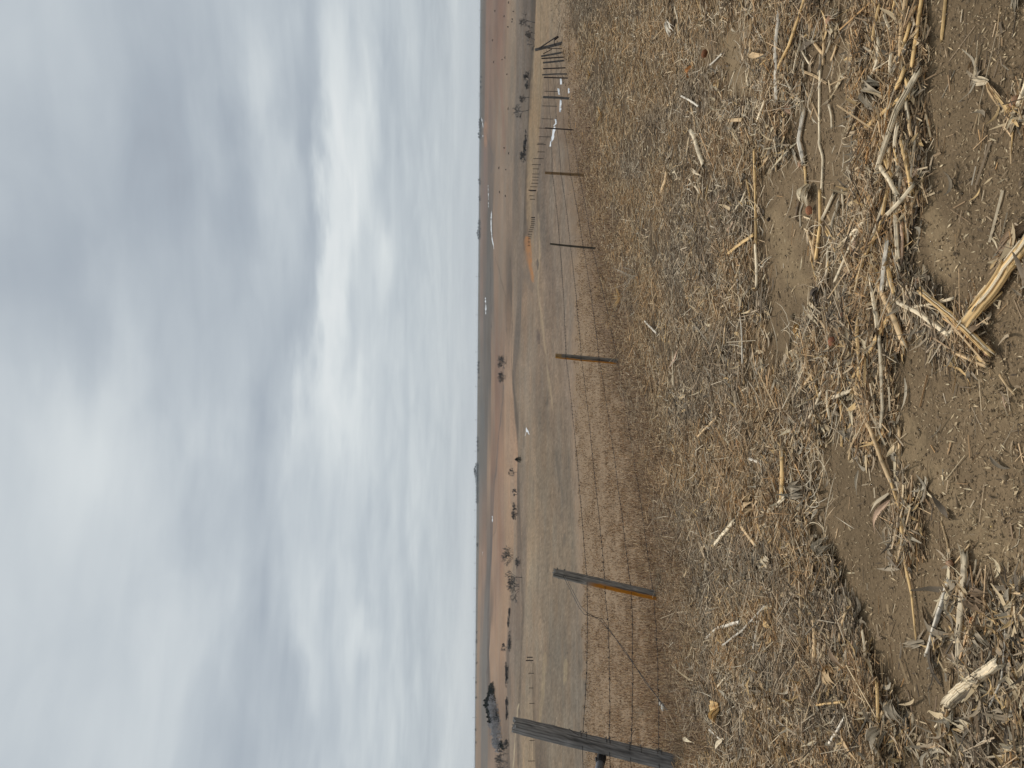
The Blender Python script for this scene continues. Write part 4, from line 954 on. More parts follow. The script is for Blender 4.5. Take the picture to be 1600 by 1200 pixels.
def leafribbon(mb, P_, wd, col, g, S=10, fold=.5, twist=1.0, wave=.0):
    """ribbon of width wd along points P_"""
    Q = spline(P_, S); T_ = np.gradient(Q, axis=0); T_ /= np.linalg.norm(T_, axis=1)[:, None] + 1e-9
    sd_ = np.cross(T_, [0, 0, 1.0]); sd_ /= np.linalg.norm(sd_, axis=1)[:, None] + 1e-9; up_ = np.cross(sd_, T_)
    t = np.linspace(0, 1, S); a0 = g.uniform(-.5, .5); a_ = a0 + (t - .5) * twist; w = wd / 2 * np.clip(np.sin(np.clip(t * 1.0 + .12, 0, 1) * math.pi), .12, 1)
    A_ = sd_ * np.cos(a_)[:, None] + up_ * np.sin(a_)[:, None]; B_ = up_ * np.cos(a_)[:, None] - sd_ * np.sin(a_)[:, None]
    rows = []
    for e in (-1, -.5, 0, .5, 1): rows.append(Q + A_ * (w * e)[:, None] + B_ * (w * fold * (abs(e) ** 1.5) + wave * w * np.sin(t * 15 + e * 3) * abs(e))[:, None])
    V = np.stack(rows, 1).reshape(-1, 3); i_ = np.arange(S - 1)[:, None] * 5; j_ = np.arange(4)[None]
    q_ = np.stack([i_ + j_, i_ + j_ + 1, i_ + 6 + j_, i_ + 5 + j_], -1).reshape(-1, 4)
    L_ = np.linalg.norm(Q[-1] - Q[0]); uv = np.stack([np.tile([0, .25, .5, .75, 1.0], S), np.repeat(t * L_, 5)], -1)
    c = np.asarray(col)[None] * np.tile([.85, 1.05, .8, 1.05, .9], S)[:, None] * (1 + .1 * np.repeat(g.normal(0, 1, S), 5))[:, None]
    mb.add(V, q_, (), np.clip(c, .01, .85), uv)
MLF = mat('husk_leaf', rough=.7, spec=.3, noise_amt=.35, stripes=(16, 5), bump=.0008)
def leaf(label, color, w, pts, lift=.006, n_=1, name='corn_leaf', cat='corn leaf', group=None):
    g = np.random.default_rng(hash_(label)); G_ = onmat([p[0] for p in pts], [p[1] for p in pts], .004); Y = G_[:, 1].mean(); wd = w / F * Y * 1.35
    mb = MB(); hump = np.sin(np.linspace(0, math.pi, len(pts)))
    for q_ in range(n_):
        P_ = G_ + g.normal(0, wd * .35, (1, 3)) * [1, 1, 0] * (q_ > 0); P_ = P_.copy(); P_[:, 2] = G_[:, 2] + lift + hump * wd * .5 + q_ * wd * .2
        leafribbon(mb, P_, wd * g.uniform(.8, 1.1), alb(KC[color]) * g.uniform(.75, 1.1), g, twist=g.normal(0, 1), fold=g.uniform(.2, .8), wave=.15)
    me = mb.mesh(name, True); org = Vector(G_[0]); me.transform(Matrix.Translation(-org)); o = link(name, me, MLF, label=label, category=cat, group=group); o.location = org
    return o
def husk(label, color, pts, w, n_=9, dark=False, name='corn_husk', cat='corn husk', roots=False):
    """bundle of overlapping husk leaves from pts[0] (butt) to pts[1] (tips); w = spread px"""
    g = np.random.default_rng(hash_(label)); G_ = onmat([p[0] for p in pts], [p[1] for p in pts], .003, .024); Y = G_[:, 1].mean(); sw = w / F * Y
    a_, b_ = G_[0], G_[-1]; L_ = np.linalg.norm(b_ - a_); T_ = (b_ - a_) / L_; S_ = np.cross(T_, [0, 0, 1]); root = empty(name, tuple(a_), label=label, category=cat)
    for q_ in range(n_):
        f = (q_ / (n_ - 1) - .5); ll = L_ * g.uniform(.6, 1.1); mb = MB()
        tip = a_ + T_ * ll + S_ * f * sw * 1.4 + [0, 0, g.uniform(.004, sw * .35)]; mid = a_ + T_ * ll * .5 + S_ * f * sw * 1.0 + [0, 0, sw * g.uniform(.25, .7)]; st = a_ + S_ * f * sw * .4 + [0, 0, sw * .2]
        c = alb(KC[color]) * g.uniform(.75, 1.2)
        leafribbon(mb, [st, mid, tip], sw * g.uniform(.3, .55), c, g, S=9, twist=g.normal(0, .9), fold=g.uniform(.2, .9), wave=.2)
        me = mb.mesh('husk_leaf', True); me.transform(Matrix.Translation(-Vector(a_))); link('husk_leaf', me, MLF, root)
    return root
def rootball(label, px_, r_px, tox, color='tan', n_=16, gz=0.0):
    g = np.random.default_rng(hash_(label)); c = onmat([px_[0]], [px_[1]], .002)[0]; Y = c[1]; R = r_px / F * Y; e = onmat([tox[0]], [tox[1]], .002)[0]; root = empty('root_ball', tuple(c), label=label, category='root ball')
    T_ = (e - c); T_ = T_ / (np.linalg.norm(T_) + 1e-9); mb = MB(); mb.tube([c - T_ * R + [0, 0, R * .6], c + [0, 0, R * .7], c + T_ * R * .8 + [0, 0, R * .5]], [R * .55, R * .8, R * .35], 10, col=alb((160, 122, 92)), flat=.8)
    me = mb.mesh('crown', True); me.transform(Matrix.Translation(-Vector(c))); link('root_crown', me, MST, root)
    mb = MB()
    for q_ in range(n_):
        v = T_ * g.uniform(.3, 1.2) + g.normal(0, .6, 3); v[2] = abs(v[2]) * .6; v /= np.linalg.norm(v); p0 = c + [0, 0, R * .5] + v * R * .5; L_ = R * g.uniform(1.2, 3.2)
        p1 = p0 + v * L_ * .5; p2 = p0 + v * L_ * .9; p2[2] = c[2] + .003; mb.tube(spline([p0, p1, p2], 6), np.linspace(R * .13, R * .03, 6), 5, col=alb(KC[color]) * g.uniform(.6, 1.1))
    me = mb.mesh('roots', True); me.transform(Matrix.Translation(-Vector(c))); link('roots', me, MST, root)
S_ = [ # label, colour, width px, photo points, extras
('thickest golden corn stalk, split lengthwise, running off the near edge of the frame','gold',21,[(1612,366),(1557,444),(1510,502)],dict(split=3,lift=.012)),
('thin golden splinter lying along the thickest stalk','gold',4,[(1565,457),(1540,482),(1517,502)],dict(nodes=False)),
('ridged golden stalk with a reddish brown root end in the pile by the thickest stalk','gold',12,[(1441,458),(1475,487),(1510,518),(1545,550)],dict(split=3,lift=.02)),
('pale stalk reaching from the residue row toward the golden pile','pale',8,[(1400,471),(1440,492),(1482,522)],dict(lift=.01)),
('short pale broken end bent at the elbow of the golden pile','pale',8,[(1482,521),(1496,508),(1509,497)],dict(lift=.012)),
('short tan stalk lying apart beside the golden pile','tan',8,[(1481,547),(1510,558),(1541,571)],{}),
('thin pale stalk crossing behind the golden pile','pale',5,[(1428,479),(1455,476),(1490,466)],dict(lift=.006)),
('pale straight stalk standing out in the middle of the near residue row','pale',9,[(1362,438),(1366,475),(1371,507)],dict(lift=.03,split=1)),
('tan jointed stalk hanging out of the row end over bare soil','tan',10,[(1374,446),(1394,490),(1412,536)],dict(lift=.02)),
('long thin pale stalk along the outer edge of the near row','pale',6.5,[(1372,505),(1376,560),(1379,640),(1376,665)],dict(lift=.012)),
('golden stalk slanting down-left under the long thin one','gold',7,[(1388,496),(1368,530),(1350,566)],dict(lift=.01)),
('short yellowish stalk continuing that slant into the litter','gold',5,[(1349,566),(1336,584),(1325,602)],{}),
('golden tan jointed stalk meeting the long leaning stalk','gold',7,[(1343,484),(1339,522),(1344,570),(1338,612)],dict(lift=.015)),
('thin dark tipped stalk upright on the inner side of the near row','tan',4,[(1332,410),(1325,460),(1326,545)],dict(lift=.01)),
('long slender pale stalk crossing the near row diagonally','pale',6,[(1375,296),(1330,382),(1305,438)],dict(lift=.035)),
('olive yellow bent stalk crossing over the near row','gold',6,[(1386,300),(1376,355),(1355,392),(1335,446)],dict(lift=.04)),
('short pale stalk parallel to the slender diagonal one','pale',6,[(1354,340),(1338,358),(1321,376)],dict(lift=.03)),
('splintered whitish stalk in the core of the near row','white',9,[(1386,384),(1382,415),(1379,449)],dict(lift=.025,split=2)),
('broad pale stalk at the outer side of the near row','pale',9,[(1397,296),(1400,350),(1403,402)],dict(lift=.015,split=1)),
('tan stalk outermost in the near row','tan',6,[(1414,296),(1417,340),(1418,378)],{}),
('pinkish short stalk with jagged ends at the outer row edge','pink',6,[(1409,350),(1409,385),(1408,412)],dict(lift=.008)),
('thin dark weathered stem on the soil side of the near row','dark',3,[(1438,296),(1432,330),(1424,364)],dict(nodes=False)),
('thin grey stem standing alone left of the row beside bare soil','grey',3,[(1440,346),(1436,372),(1432,392)],dict(nodes=False)),
('golden stalk of the second row below the bright husk bundle','gold',6,[(1281,300),(1282,345),(1275,402)],dict(lift=.015)),
('short stalk twin to the golden one of the second row','tan',5,[(1275,344),(1271,378),(1267,404)],dict(lift=.012)),
('slim pale stalk between the two rows','pale',5,[(1316,298),(1318,325),(1318,354)],{}),
('tan stalk piece in the litter between the rows','tan',6,[(1350,298),(1348,325),(1343,346)],dict(lift=.01)),
('greenish tan thin stalk slanting between the two rows','gold',4,[(1291,362),(1303,388),(1315,410)],dict(nodes=False)),
('tan stalk leaving the frame at the top right corner of the near row','tan',9,[(1416,-8),(1407,57),(1407,106)],dict(lift=.02)),
('golden stalk beside it at the top frame edge','gold',7,[(1441,-8),(1435,32),(1425,101)],dict(lift=.02,split=1)),
('separate golden stalk nearest the camera at the top frame edge','gold',6,[(1478,-8),(1474,30),(1471,61)],{}),
('very long straight thin stalk lying alone on bare soil','pale',5.5,[(1282,95),(1280,150),(1280,225),(1286,247),(1284,300)],{}),
('thin tan stalk overlapping the top of the lone straight one','tan',4.5,[(1287,55),(1287,78),(1286,98)],dict(lift=.008)),
('thin pale stalk fanned out at the top of the lone straight one','pale',4,[(1310,38),(1300,60),(1292,79)],{}),
('white splintered stalk in the third row near the top frame edge','white',7,[(1217,18),(1212,82),(1213,152)],dict(lift=.02,split=2)),
('golden smooth stalk crossing the third row','gold',5,[(1258,-6),(1233,70),(1217,102)],dict(lift=.025)),
('tan stalk slanting into the near row from the top frame edge','tan',4.5,[(1393,-4),(1382,14),(1372,30)],{}),
('long grey thin stem slanting along the near row','grey',3.2,[(1372,38),(1355,90),(1341,135)],dict(lift=.015,nodes=False)),
('thick pale splintered stalk ending in a sharp elbow','pale',10,[(1433,116),(1400,175),(1373,258)],dict(lift=.03,split=3)),
('pale lower half of the elbow bent stalk','pale',8,[(1374,259),(1388,280),(1401,303)],dict(lift=.028)),
('golden flat stalk crossing the grey husks','gold',7,[(1405,155),(1380,177),(1354,198)],dict(lift=.03)),
('golden brown stalk below the elbow bent stalk','gold',8,[(1409,220),(1418,260),(1425,300)],dict(lift=.015)),
('grey thin stem beside the golden brown stalk','grey',4,[(1432,198),(1427,245),(1421,292)],dict(lift=.02,nodes=False)),
('thin dark stem on the inner edge of the near row','grey',3,[(1355,175),(1347,250),(1342,302)],dict(lift=.01,nodes=False)),
('pale stalk on the inner edge of the near row below the elbow','pale',7,[(1355,256),(1352,280),(1349,302)],dict(lift=.01)),
('short tan stalk by the dead grey husks','tan',6,[(1350,144),(1351,168),(1353,192)],dict(lift=.015)),
('white frayed crooked stalk above the small root ball','white',8,[(1255,176),(1247,220),(1255,253)],dict(split=2,lift=.008)),
('golden stalk below the small root ball','gold',5,[(1257,258),(1259,280),(1260,302)],{}),
('slim grey twig alone on the soil near the right husk','grey',2.4,[(1492,110),(1483,130),(1472,153)],dict(nodes=False)),
('small thin stem at the top right soil','tan',2.6,[(1563,12),(1560,35),(1558,57)],dict(nodes=False)),
('curved golden taproot below the cut stalk on the right edge','gold',5,[(1592,170),(1583,200),(1580,238)],dict(nodes=False,taper=.4)),
('pale cut stalk on the right frame edge above its roots','pale',8,[(1606,122),(1600,140),(1592,160)],dict(lift=.02)),
('long leaning tan stalk bridging the row and the open soil','tan',8.5,[(1336,607),(1347,647),(1362,677),(1377,720),(1392,752)],dict(lift=.02,split=1)),
('middle stretch of the long leaning stalk, jointed and golden','gold',7.5,[(1392,752),(1407,795),(1409,830)],dict(lift=.02)),
('thin golden end of the long leaning stalk','gold',6,[(1409,828),(1415,890),(1424,930),(1431,998)],dict(lift=.012,taper=.5)),
('tan stalk next to the top of the long leaning stalk','tan',6,[(1342,600),(1348,618),(1355,638)],dict(lift=.02)),
('pale husky stub left of the top of the long leaning stalk','pale',6.5,[(1304,620),(1318,614),(1333,610)],dict(lift=.015)),
('yellow splinter under the pale husky stub','gold',4,[(1314,626),(1315,660),(1315,696)],dict(lift=.006)),
('small tan stub on the soil below the row','tan',5,[(1333,688),(1329,702),(1327,716)],{}),
('tan flat stalk on the soil side of the long leaning stalk','tan',6,[(1405,668),(1406,698),(1404,728)],{}),
('thin grey brown splinter crossing behind the leaning stalk','tan',3,[(1416,838),(1432,857),(1448,876)],dict(nodes=False)),
('golden stalk piece standing out in the left residue mat','gold',8,[(1221,706),(1222,740),(1221,776)],dict(lift=.02)),
('pale split piece at the foot of the golden mat stalk','pale',7,[(1226,776),(1213,789),(1199,798)],dict(lift=.015,split=1)),
('thin tan rooty stem beside the upright stump','tan',3.6,[(1471,816),(1481,850),(1484,882)],dict(nodes=False)),
('small forked stem touching the upright stump','tan',3.4,[(1516,850),(1505,864),(1494,878)],dict(nodes=False,lift=.01)),
('hair thin pale root curl at the near edge','pale',1.8,[(1594,818),(1592,850),(1570,864)],dict(nodes=False)),
('pale stump stalk with a grey sheath and cracked lower end','pale',13,[(1507,868),(1503,937),(1498,995),(1499,1029)],dict(split=2,lift=.01)),
('weathered grey white stalk slanting left of the stump','white',9,[(1482,911),(1465,965),(1449,1020)],dict(split=2,lift=.008)),
('slim pale splinter beside the weathered grey white stalk','pale',4,[(1479,918),(1468,938),(1460,960)],dict(lift=.012)),
('thick shredded pale stalk bundle pointing away at lower left','pale',16,[(1560,1036),(1522,1062),(1480,1098)],dict(split=4,lift=.012)),
('long cream splinter trailing from the shredded bundle','pale',4,[(1502,1092),(1480,1113),(1461,1137)],dict(nodes=False)),
('white bent stick curving beside the shredded bundle','white',3.2,[(1572,955),(1570,1005),(1565,1062),(1545,1107),(1517,1115)],dict(nodes=False,lift=.02)),
('thin stem forming a loop with the white bent stick','grey',2.4,[(1506,1095),(1519,1113),(1532,1142)],dict(nodes=False)),
('pale stem lying at the lower right corner','pale',3.2,[(1606,1180),(1565,1181),(1535,1184),(1524,1204)],dict(nodes=False,lift=.01)),
('grey stem pair above the lower right corner','grey',4,[(1600,1131),(1575,1127),(1545,1132)],dict(nodes=False)),
('white stick in the dense left litter','white',5,[(1320,1121),(1309,1140),(1296,1161)],dict(nodes=False,lift=.03)),
('golden stalk end upright in the left litter','gold',6,[(1370,1068),(1371,1095),(1372,1121)],dict(lift=.02)),
('tan ribbed stalk in the left residue mat','tan',8,[(1272,968),(1273,1000),(1272,1032)],dict(lift=.02,split=2)),
('short tan stick across the left litter','gold',4,[(1267,1103),(1292,1100),(1320,1097)],dict(nodes=False,lift=.03)),
('pale thin stem in the lower left litter','pale',3,[(1415,1144),(1430,1168),(1441,1198)],dict(nodes=False,lift=.02)),
('grey forked twig in the lower left mat','grey',3,[(1210,1122),(1232,1140),(1256,1154)],dict(nodes=False,lift=.03)),
('long golden stalk in the right residue mat, far end','gold',4.5,[(1178,236),(1180,300),(1181,384)],dict(lift=.015)),
('paler root end of the long mat stalk','pale',6,[(1180,384),(1182,415),(1182,446)],dict(lift=.015)),
('short golden stalk angled to the long mat stalk','gold',5,[(1177,367),(1158,380),(1137,396)],dict(lift=.015)),
('long silvery stem across the middle residue mat','white',3,[(1152,438),(1159,515),(1160,566)],dict(nodes=False,lift=.015)),
('pale wide splinter in the far right residue','pale',9,[(1082,206),(1090,230),(1100,256)],dict(lift=.02,split=2)),
('brown short stalk in the far right residue','tan',5,[(1043,268),(1040,283),(1035,298)],dict(lift=.02)),
('tan upright stalk right of the third row','tan',5,[(1173,33),(1173,55),(1172,78)],dict(lift=.015)),
('slanted pale stalk between the third row and the tyre print','pale',5,[(1207,127),(1196,156),(1184,186)],dict(lift=.015)),
('white short stick at the far right mat','white',3,[(1110,101),(1119,93),(1128,84)],dict(nodes=False,lift=.01)),
('white needle like stick in the far residue','white',3,[(1065,150),(1078,157),(1091,166)],dict(nodes=False,lift=.02)),
('white stick pointing at the camera in the far residue','white',3.4,[(1009,502),(1018,511),(1027,521)],dict(nodes=False,lift=.02)),
('thin stem lying far off beside the middle post','pale',3,[(1052,550),(1053,575),(1054,602)],dict(nodes=False,lift=.01)),
('orange tan short stalk in the central mat','orange',4,[(1151,688),(1155,705),(1161,723)],dict(nodes=False,lift=.01)),
('bright white shard in the central mat','white',5,[(1172,717),(1181,720),(1191,725)],dict(nodes=False,lift=.01)),
('grey tan stalk slanting far in the central mat','tan',4,[(1128,644),(1110,663),(1091,682)],dict(nodes=False,lift=.01)),
('pale split stalk on the central mat pointing away from the camera','pale',7,[(1148,814),(1134,830),(1119,849)],dict(lift=.02,split=1)),
('tan stalk right next to the pale split one on the central mat','tan',7,[(1160,824),(1170,837),(1181,852)],dict(lift=.015)),
('thin white stem left of the pale split stalk','white',2.6,[(1085,809),(1089,830),(1095,851)],dict(nodes=False)),
('white crooked branch far on the left mat','white',4.5,[(1155,972),(1138,978),(1121,982),(1105,996)],dict(nodes=False,lift=.02)),
('long white forked twig on the left mat','white',3.4,[(1196,946),(1160,985),(1129,1008)],dict(nodes=False,lift=.03)),
('thin white tine of the forked twig','white',3,[(1186,956),(1182,985),(1177,1012)],dict(nodes=False,lift=.03)),
('thin reddish brown stem across the left mat','brown',2.6,[(1147,1019),(1170,1021),(1196,1020)],dict(nodes=False,lift=.02)),
('white stick far left in the mat','white',3.4,[(1109,1141),(1119,1150),(1131,1161)],dict(nodes=False,lift=.02)),
('golden stem at the lower left frame edge','gold',4,[(1178,1148),(1176,1175),(1175,1204)],dict(nodes=False,lift=.01)),
('tan thick piece half buried below the golden mat stalk','tan',6,[(1160,187),(1148,187),(1140,188)],dict(lift=.01)),
]
for lab, c_, w_, pts, kw in S_:
    nm = 'dry_stem' if not kw.get('nodes', True) else 'corn_stalk'
    stalk(lab, c_, w_, pts, name=nm, cat='stem' if nm == 'dry_stem' else 'corn stalk', **kw)
leaf('long curved pale leaf strip left of the leaning stalk','pale',7,[(1391,771),(1372,790),(1363,812),(1361,828)])
leaf('second curved leaf strip beside the long curved one','pink',7,[(1392,781),(1378,798),(1371,815),(1369,834)])
leaf('pale square ended leaf scrap right of the leaning stalk','pale',6,[(1433,784),(1424,797),(1414,811)])
leaf('darker leaf scrap tucked under the square ended scrap','tan',5,[(1428,796),(1421,803),(1413,812)])
leaf('upright grey leaf blade on the bare soil','grey',4.5,[(1343,735),(1342,755),(1341,774)])
leaf('brown leaf standing behind the golden pile','brown',11,[(1541,507),(1532,520),(1525,534)],lift=.02)
leaf('curled brown leaf scrap under the ridged stalk','brown',8,[(1530,515),(1537,530),(1540,545)],lift=.015)
leaf('broad tan leaf in the lower left litter','tan',10,[(1324,1137),(1340,1165),(1356,1197)],lift=.03)
leaf('narrow brown folded leaf in the left litter','brown',7,[(1306,1010),(1318,1030),(1333,1052)],lift=.03)
leaf('bright tan leaf on the left mat edge','gold',7,[(1202,966),(1208,975),(1216,984)],lift=.03)
leaf('tan pointed leaf hanging on the left mat','gold',8,[(1180,1058),(1181,1073),(1180,1090)],lift=.03)
leaf('small folded leaf right of the pointed one','tan',6,[(1196,1062),(1202,1070),(1206,1082)],lift=.03)
leaf('pale folded leaf far left in the mat','pale',6,[(1138,1154),(1131,1163),(1124,1173)],lift=.03)
leaf('small tan leaf by the far left verge','pale',6,[(1074,1152),(1082,1156),(1091,1161)],lift=.03)
leaf('tan bent leaf in the far right residue','pale',6,[(1086,260),(1092,267),(1101,276)],lift=.02)
leaf('golden broken leaf above the tyre print','orange',8,[(1085,103),(1084,113),(1082,124)],lift=.02)
leaf('pale leaf pointing up in the third row','tan',7,[(1200,84),(1190,86),(1174,88)],lift=.03)
leaf('olive leaf beside the third row','tan',6,[(1206,245),(1202,260),(1198,274)],lift=.02)
husk('bright cream husk bundle at the head of the second row','pale',[(1268,288),(1262,325)],22,10)
husk('brown rolled husk lying off the near right edge','brown',[(1606,352),(1552,408)],17,8)
husk('grey crumpled husks caught in the near row','grey',[(1362,130),(1385,165)],34,14)
husk('striped cone shaped husk alone on the right soil','tan',[(1543,128),(1573,172)],9,7)
husk('splayed pale butt of the cone shaped husk','pale',[(1546,128),(1512,124)],10,6)
husk('grey husk at the top right corner','grey',[(1592,-10),(1586,22)],14,6)
husk('curled grey brown leaf mass right of the stump','brown',[(1520,930),(1552,945)],28,14)
husk('grey mottled husk clump below the curled leaf mass','grey',[(1528,980),(1545,1020)],26,11)
husk('shredded cream husk at the butt of the shredded bundle','pale',[(1510,1045),(1560,1030)],16,9)
husk('flat grey husk piece on soil left of the weathered stalk','grey',[(1446,1003),(1410,1010)],10,6)
husk('pale husk tuft in the row beside the diagonal stalk','pale',[(1330,378),(1312,385)],12,8)
husk('cream husk tuft in the middle row by the red cob','pale',[(1268,470),(1284,500)],18,9)
husk('yellow papery husk scrap among the middle litter','gold',[(1252,505),(1250,530)],16,8)
husk('pale husk rosette far in the right residue','white',[(1048,30),(1052,52)],16,9)
husk('frayed pink root husk near the long straight stalk','pink',[(1232,164),(1240,178)],12,7)
husk('pale husk cluster in the left mat by the soil edge','pale',[(1196,868),(1206,884)],14,8)
husk('large grey leaf cluster in the lower left litter','grey',[(1382,1140),(1372,1180)],30,14)
husk('grey leaf cluster at the soil edge of the left litter','grey',[(1398,1095),(1412,1135)],28,12)
husk('striped folded husk in the dense left litter','tan',[(1298,1040),(1312,1075)],26,12)
husk('greyish leafy tuft on the left mat edge','grey',[(1280,865),(1300,845)],20,10)
husk('tan fibrous tuft near the post foot','gold',[(1128,1105),(1120,1125)],24,9)
husk('grey leaf bunch left of centre litter','grey',[(1240,770),(1262,760)],22,10)
husk('dusty husk knot in the central mat','tan',[(1170,800),(1180,780)],26,10)
husk('dark wet husk bunch in the middle row','dark',[(1282,450),(1276,478)],18,8)
rootball('reddish root end of the ridged golden stalk',(1547,552),7,(1552,562),'brown',10)
rootball('root ball with splayed golden roots on the right frame edge',(1592,162),11,(1590,180),'gold',18)
rootball('small frayed root ball under the white crooked stalk',(1256,256),7,(1262,250),'pale',18)
rootball('spiky pale root tuft beside the jointed tan stalk',(1440,438),8,(1448,430),'pale',18)
rootball('torn root crown at the top of the stump',(1488,878),8,(1480,866),'pale',14)
rootball('fine rooted clump above the lone straight stalk',(1302,30),8,(1310,24),'pale',16)
# red brown cob pieces
MCOB = mat('corn_cob', rough=.9, spec=.1, noise_amt=.5, nscale=250, bump=.002, bscale=300)
for lab, px_, r_px, c_ in (('red brown corn cob end in the litter of the middle row', (1306, 534), 5.5, (150, 100, 76)), ('rusty cob stub under the bright husk bundle', (1270, 329), 5, (156, 106, 78)), ('small dark red cob piece beside the near row', (1365, 402), 4, (128, 88, 68)), ('dark cob piece near the olive stalk', (1321, 492), 3.5, (112, 80, 62)), ('orange cob fragment under the grey leaf mass', (1526, 970), 5, (168, 112, 74)), ('brown cob end far right of the tyre print', (1106, 84), 4.5, (120, 80, 56))):
    c = onmat([px_[0]], [px_[1]], .002)[0]; R = r_px / F * c[1]; mb = MB(); a_ = rng.uniform(0, 6.28); d_ = np.array([math.cos(a_), math.sin(a_), .2]) * R
    mb.tube([c - d_ * 1.1 + [0, 0, R], c - d_ * .5 + [0, 0, R * 1.2], c + d_ * .5 + [0, 0, R * 1.2], c + d_ * 1.2 + [0, 0, R * .9]], [R * .7, R, R * .95, R * .6], 14, col=alb(c_), rag=R * .2, side_var=.15)
    link('corn_cob', mb.mesh('corn_cob', True), MCOB, label=lab, category='corn cob')
# stones
MSTN = mat('pale_stone', rough=.9, spec=.2, noise_amt=.2, nscale=60, bump=.003, bscale=80)
def stone(label, px_, r_px, c_):
    c = onmat([px_[0]], [px_[1]], 0, .02)[0]; R = r_px / F * c[1]; import bmesh
    bm = bmesh.new(); bmesh.ops.create_icosphere(bm, subdivisions=2, radius=R); g = np.random.default_rng(hash_(label))
    for v in bm.verts:
        f = 1 + .25 * float(vnoise(np.array([v.co.x / R * 1.5 + g.uniform(0, .2) + R * 999]), np.array([v.co.y / R * 1.5 + v.co.z / R]))[0]); v.co *= f; v.co.z *= .65
    me = bpy.data.meshes.new('stone'); bm.to_mesh(me); bm.free(); at = me.attributes.new('Col', 'FLOAT_COLOR', 'POINT')
    cc = alb(c_); at.data.foreach_set('color', np.tile([*cc, 1], len(me.vertices)).astype(np.float32)); me.polygons.foreach_set('use_smooth', [True] * len(me.polygons))
    o = link('stone', me, MSTN, label=label, category='stone'); o.location = c + [0, 0, R * .4]
stone('pale grey stone where the brace wire meets the ground', (1040, 1105), 6, (186, 182, 172))
stone('second smaller pale stone touching the first at the brace wire', (1034, 1099), 3.5, (196, 192, 182))
stone('round whitish pebble in the left mat', (1138, 1074), 3.5, (206, 196, 182))
stone('small cream pebble on the soil beside the leaning stalk', (1371, 679), 2.6, (226, 216, 190))
stone('tiny yellow kernel on the open soil', (1549, 823), 1.8, (226, 196, 130))
stone('tiny pale pebble near the upright stump', (1516, 763), 1.8, (196, 186, 170))
stone('little dark hollow clod on the open soil', (1202, 343), 3.6, (58, 48, 40))
stone('grey pebble between the shredded bundle and the corner', (1528, 1082), 2.4, (180, 172, 158))
# golden grass tuft and branching weed by the field edge
def tuft(name, label, cat, px_, h_px, n_, col, spread, thick=1.0, branch=0):
    c = G1(*px_); Y = c[1]; h = h_px / F * Y; g = np.random.default_rng(hash_(label)); mb = MB()
    for q_ in range(n_):
        a_ = g.uniform(0, 6.28); v = np.array([math.cos(a_) * spread, math.sin(a_) * spread, 1]) ; v /= np.linalg.norm(v); L_ = h * g.uniform(.6, 1.1); p0 = c + g.normal(0, h * .06, 3) * [1, 1, 0]; p1 = p0 + v * L_ * .5; p2 = p0 + v * L_ * np.array([1.3, 1.3, .75])
        w_ = max(.0010, Y * .0002) * thick; cc = alb(KC[col]) * g.uniform(.6, 1.1); mb.tube(spline([p0, p1, p2], 6), np.linspace(w_ * 1.3, w_ * .5, 6), 4, col=cc)
        for _ in range(branch):
            f = g.uniform(.3, .9); b0 = p0 + (p2 - p0) * f; bv = v + g.normal(0, .6, 3); mb.tube([b0, b0 + bv * L_ * .25, b0 + bv * L_ * .4], w_ * .6, 3, col=cc)
    me = mb.mesh(name); me.transform(Matrix.Translation(-Vector(c))); o = link(name, me, MS, label=label, category=cat); o.location = c
tuft('grass_tuft', 'golden dry grass tuft at the verge below the fourth post', 'grass', (975, 464), 22, 60, 'gold', .9)
tuft('grass_tuft', 'golden dry grass tuft on the verge right of the brown post', 'grass', (945, 180), 16, 40, 'gold', .9)
tuft('grass_tuft', 'yellow grass tuft at the far verge near the corner brace', 'grass', (925, 118), 12, 30, 'gold', .9)
tuft('tall_grass', 'tall pale grass stems against the nearest post', 'grass', (1052, 1172), 70, 6, 'pale', .12, 1.2)
tuft('dead_weed', 'white branching dead weed below the fourth post', 'weed', (1000, 432), 42, 5, 'white', .5, 1.6, 4)
tuft('dead_weed', 'pale brittle weed skeleton in the residue nearer than the branching one', 'weed', (1020, 395), 40, 5, 'pale', .8, 1.5, 3)
tuft('dead_weed', 'grey twiggy weed behind the brace wire stone', 'weed', (1012, 1112), 22, 7, 'grey', .7, 1.2, 3)
tuft('dead_weed', 'small white weed cross on the far verge', 'weed', (955, 212), 9, 6, 'white', 1.2, 1.6, 0)
tuft('dead_weed', 'dark bristly weed along the field edge by the leaning post', 'weed', (1058, 925), 20, 16, 'brown', 1.2, 1.0, 2)
tuft('dead_weed', 'dark bristly weed along the field edge by the lichen topped post', 'weed', (988, 560), 16, 14, 'brown', 1.2, 1.0, 2)
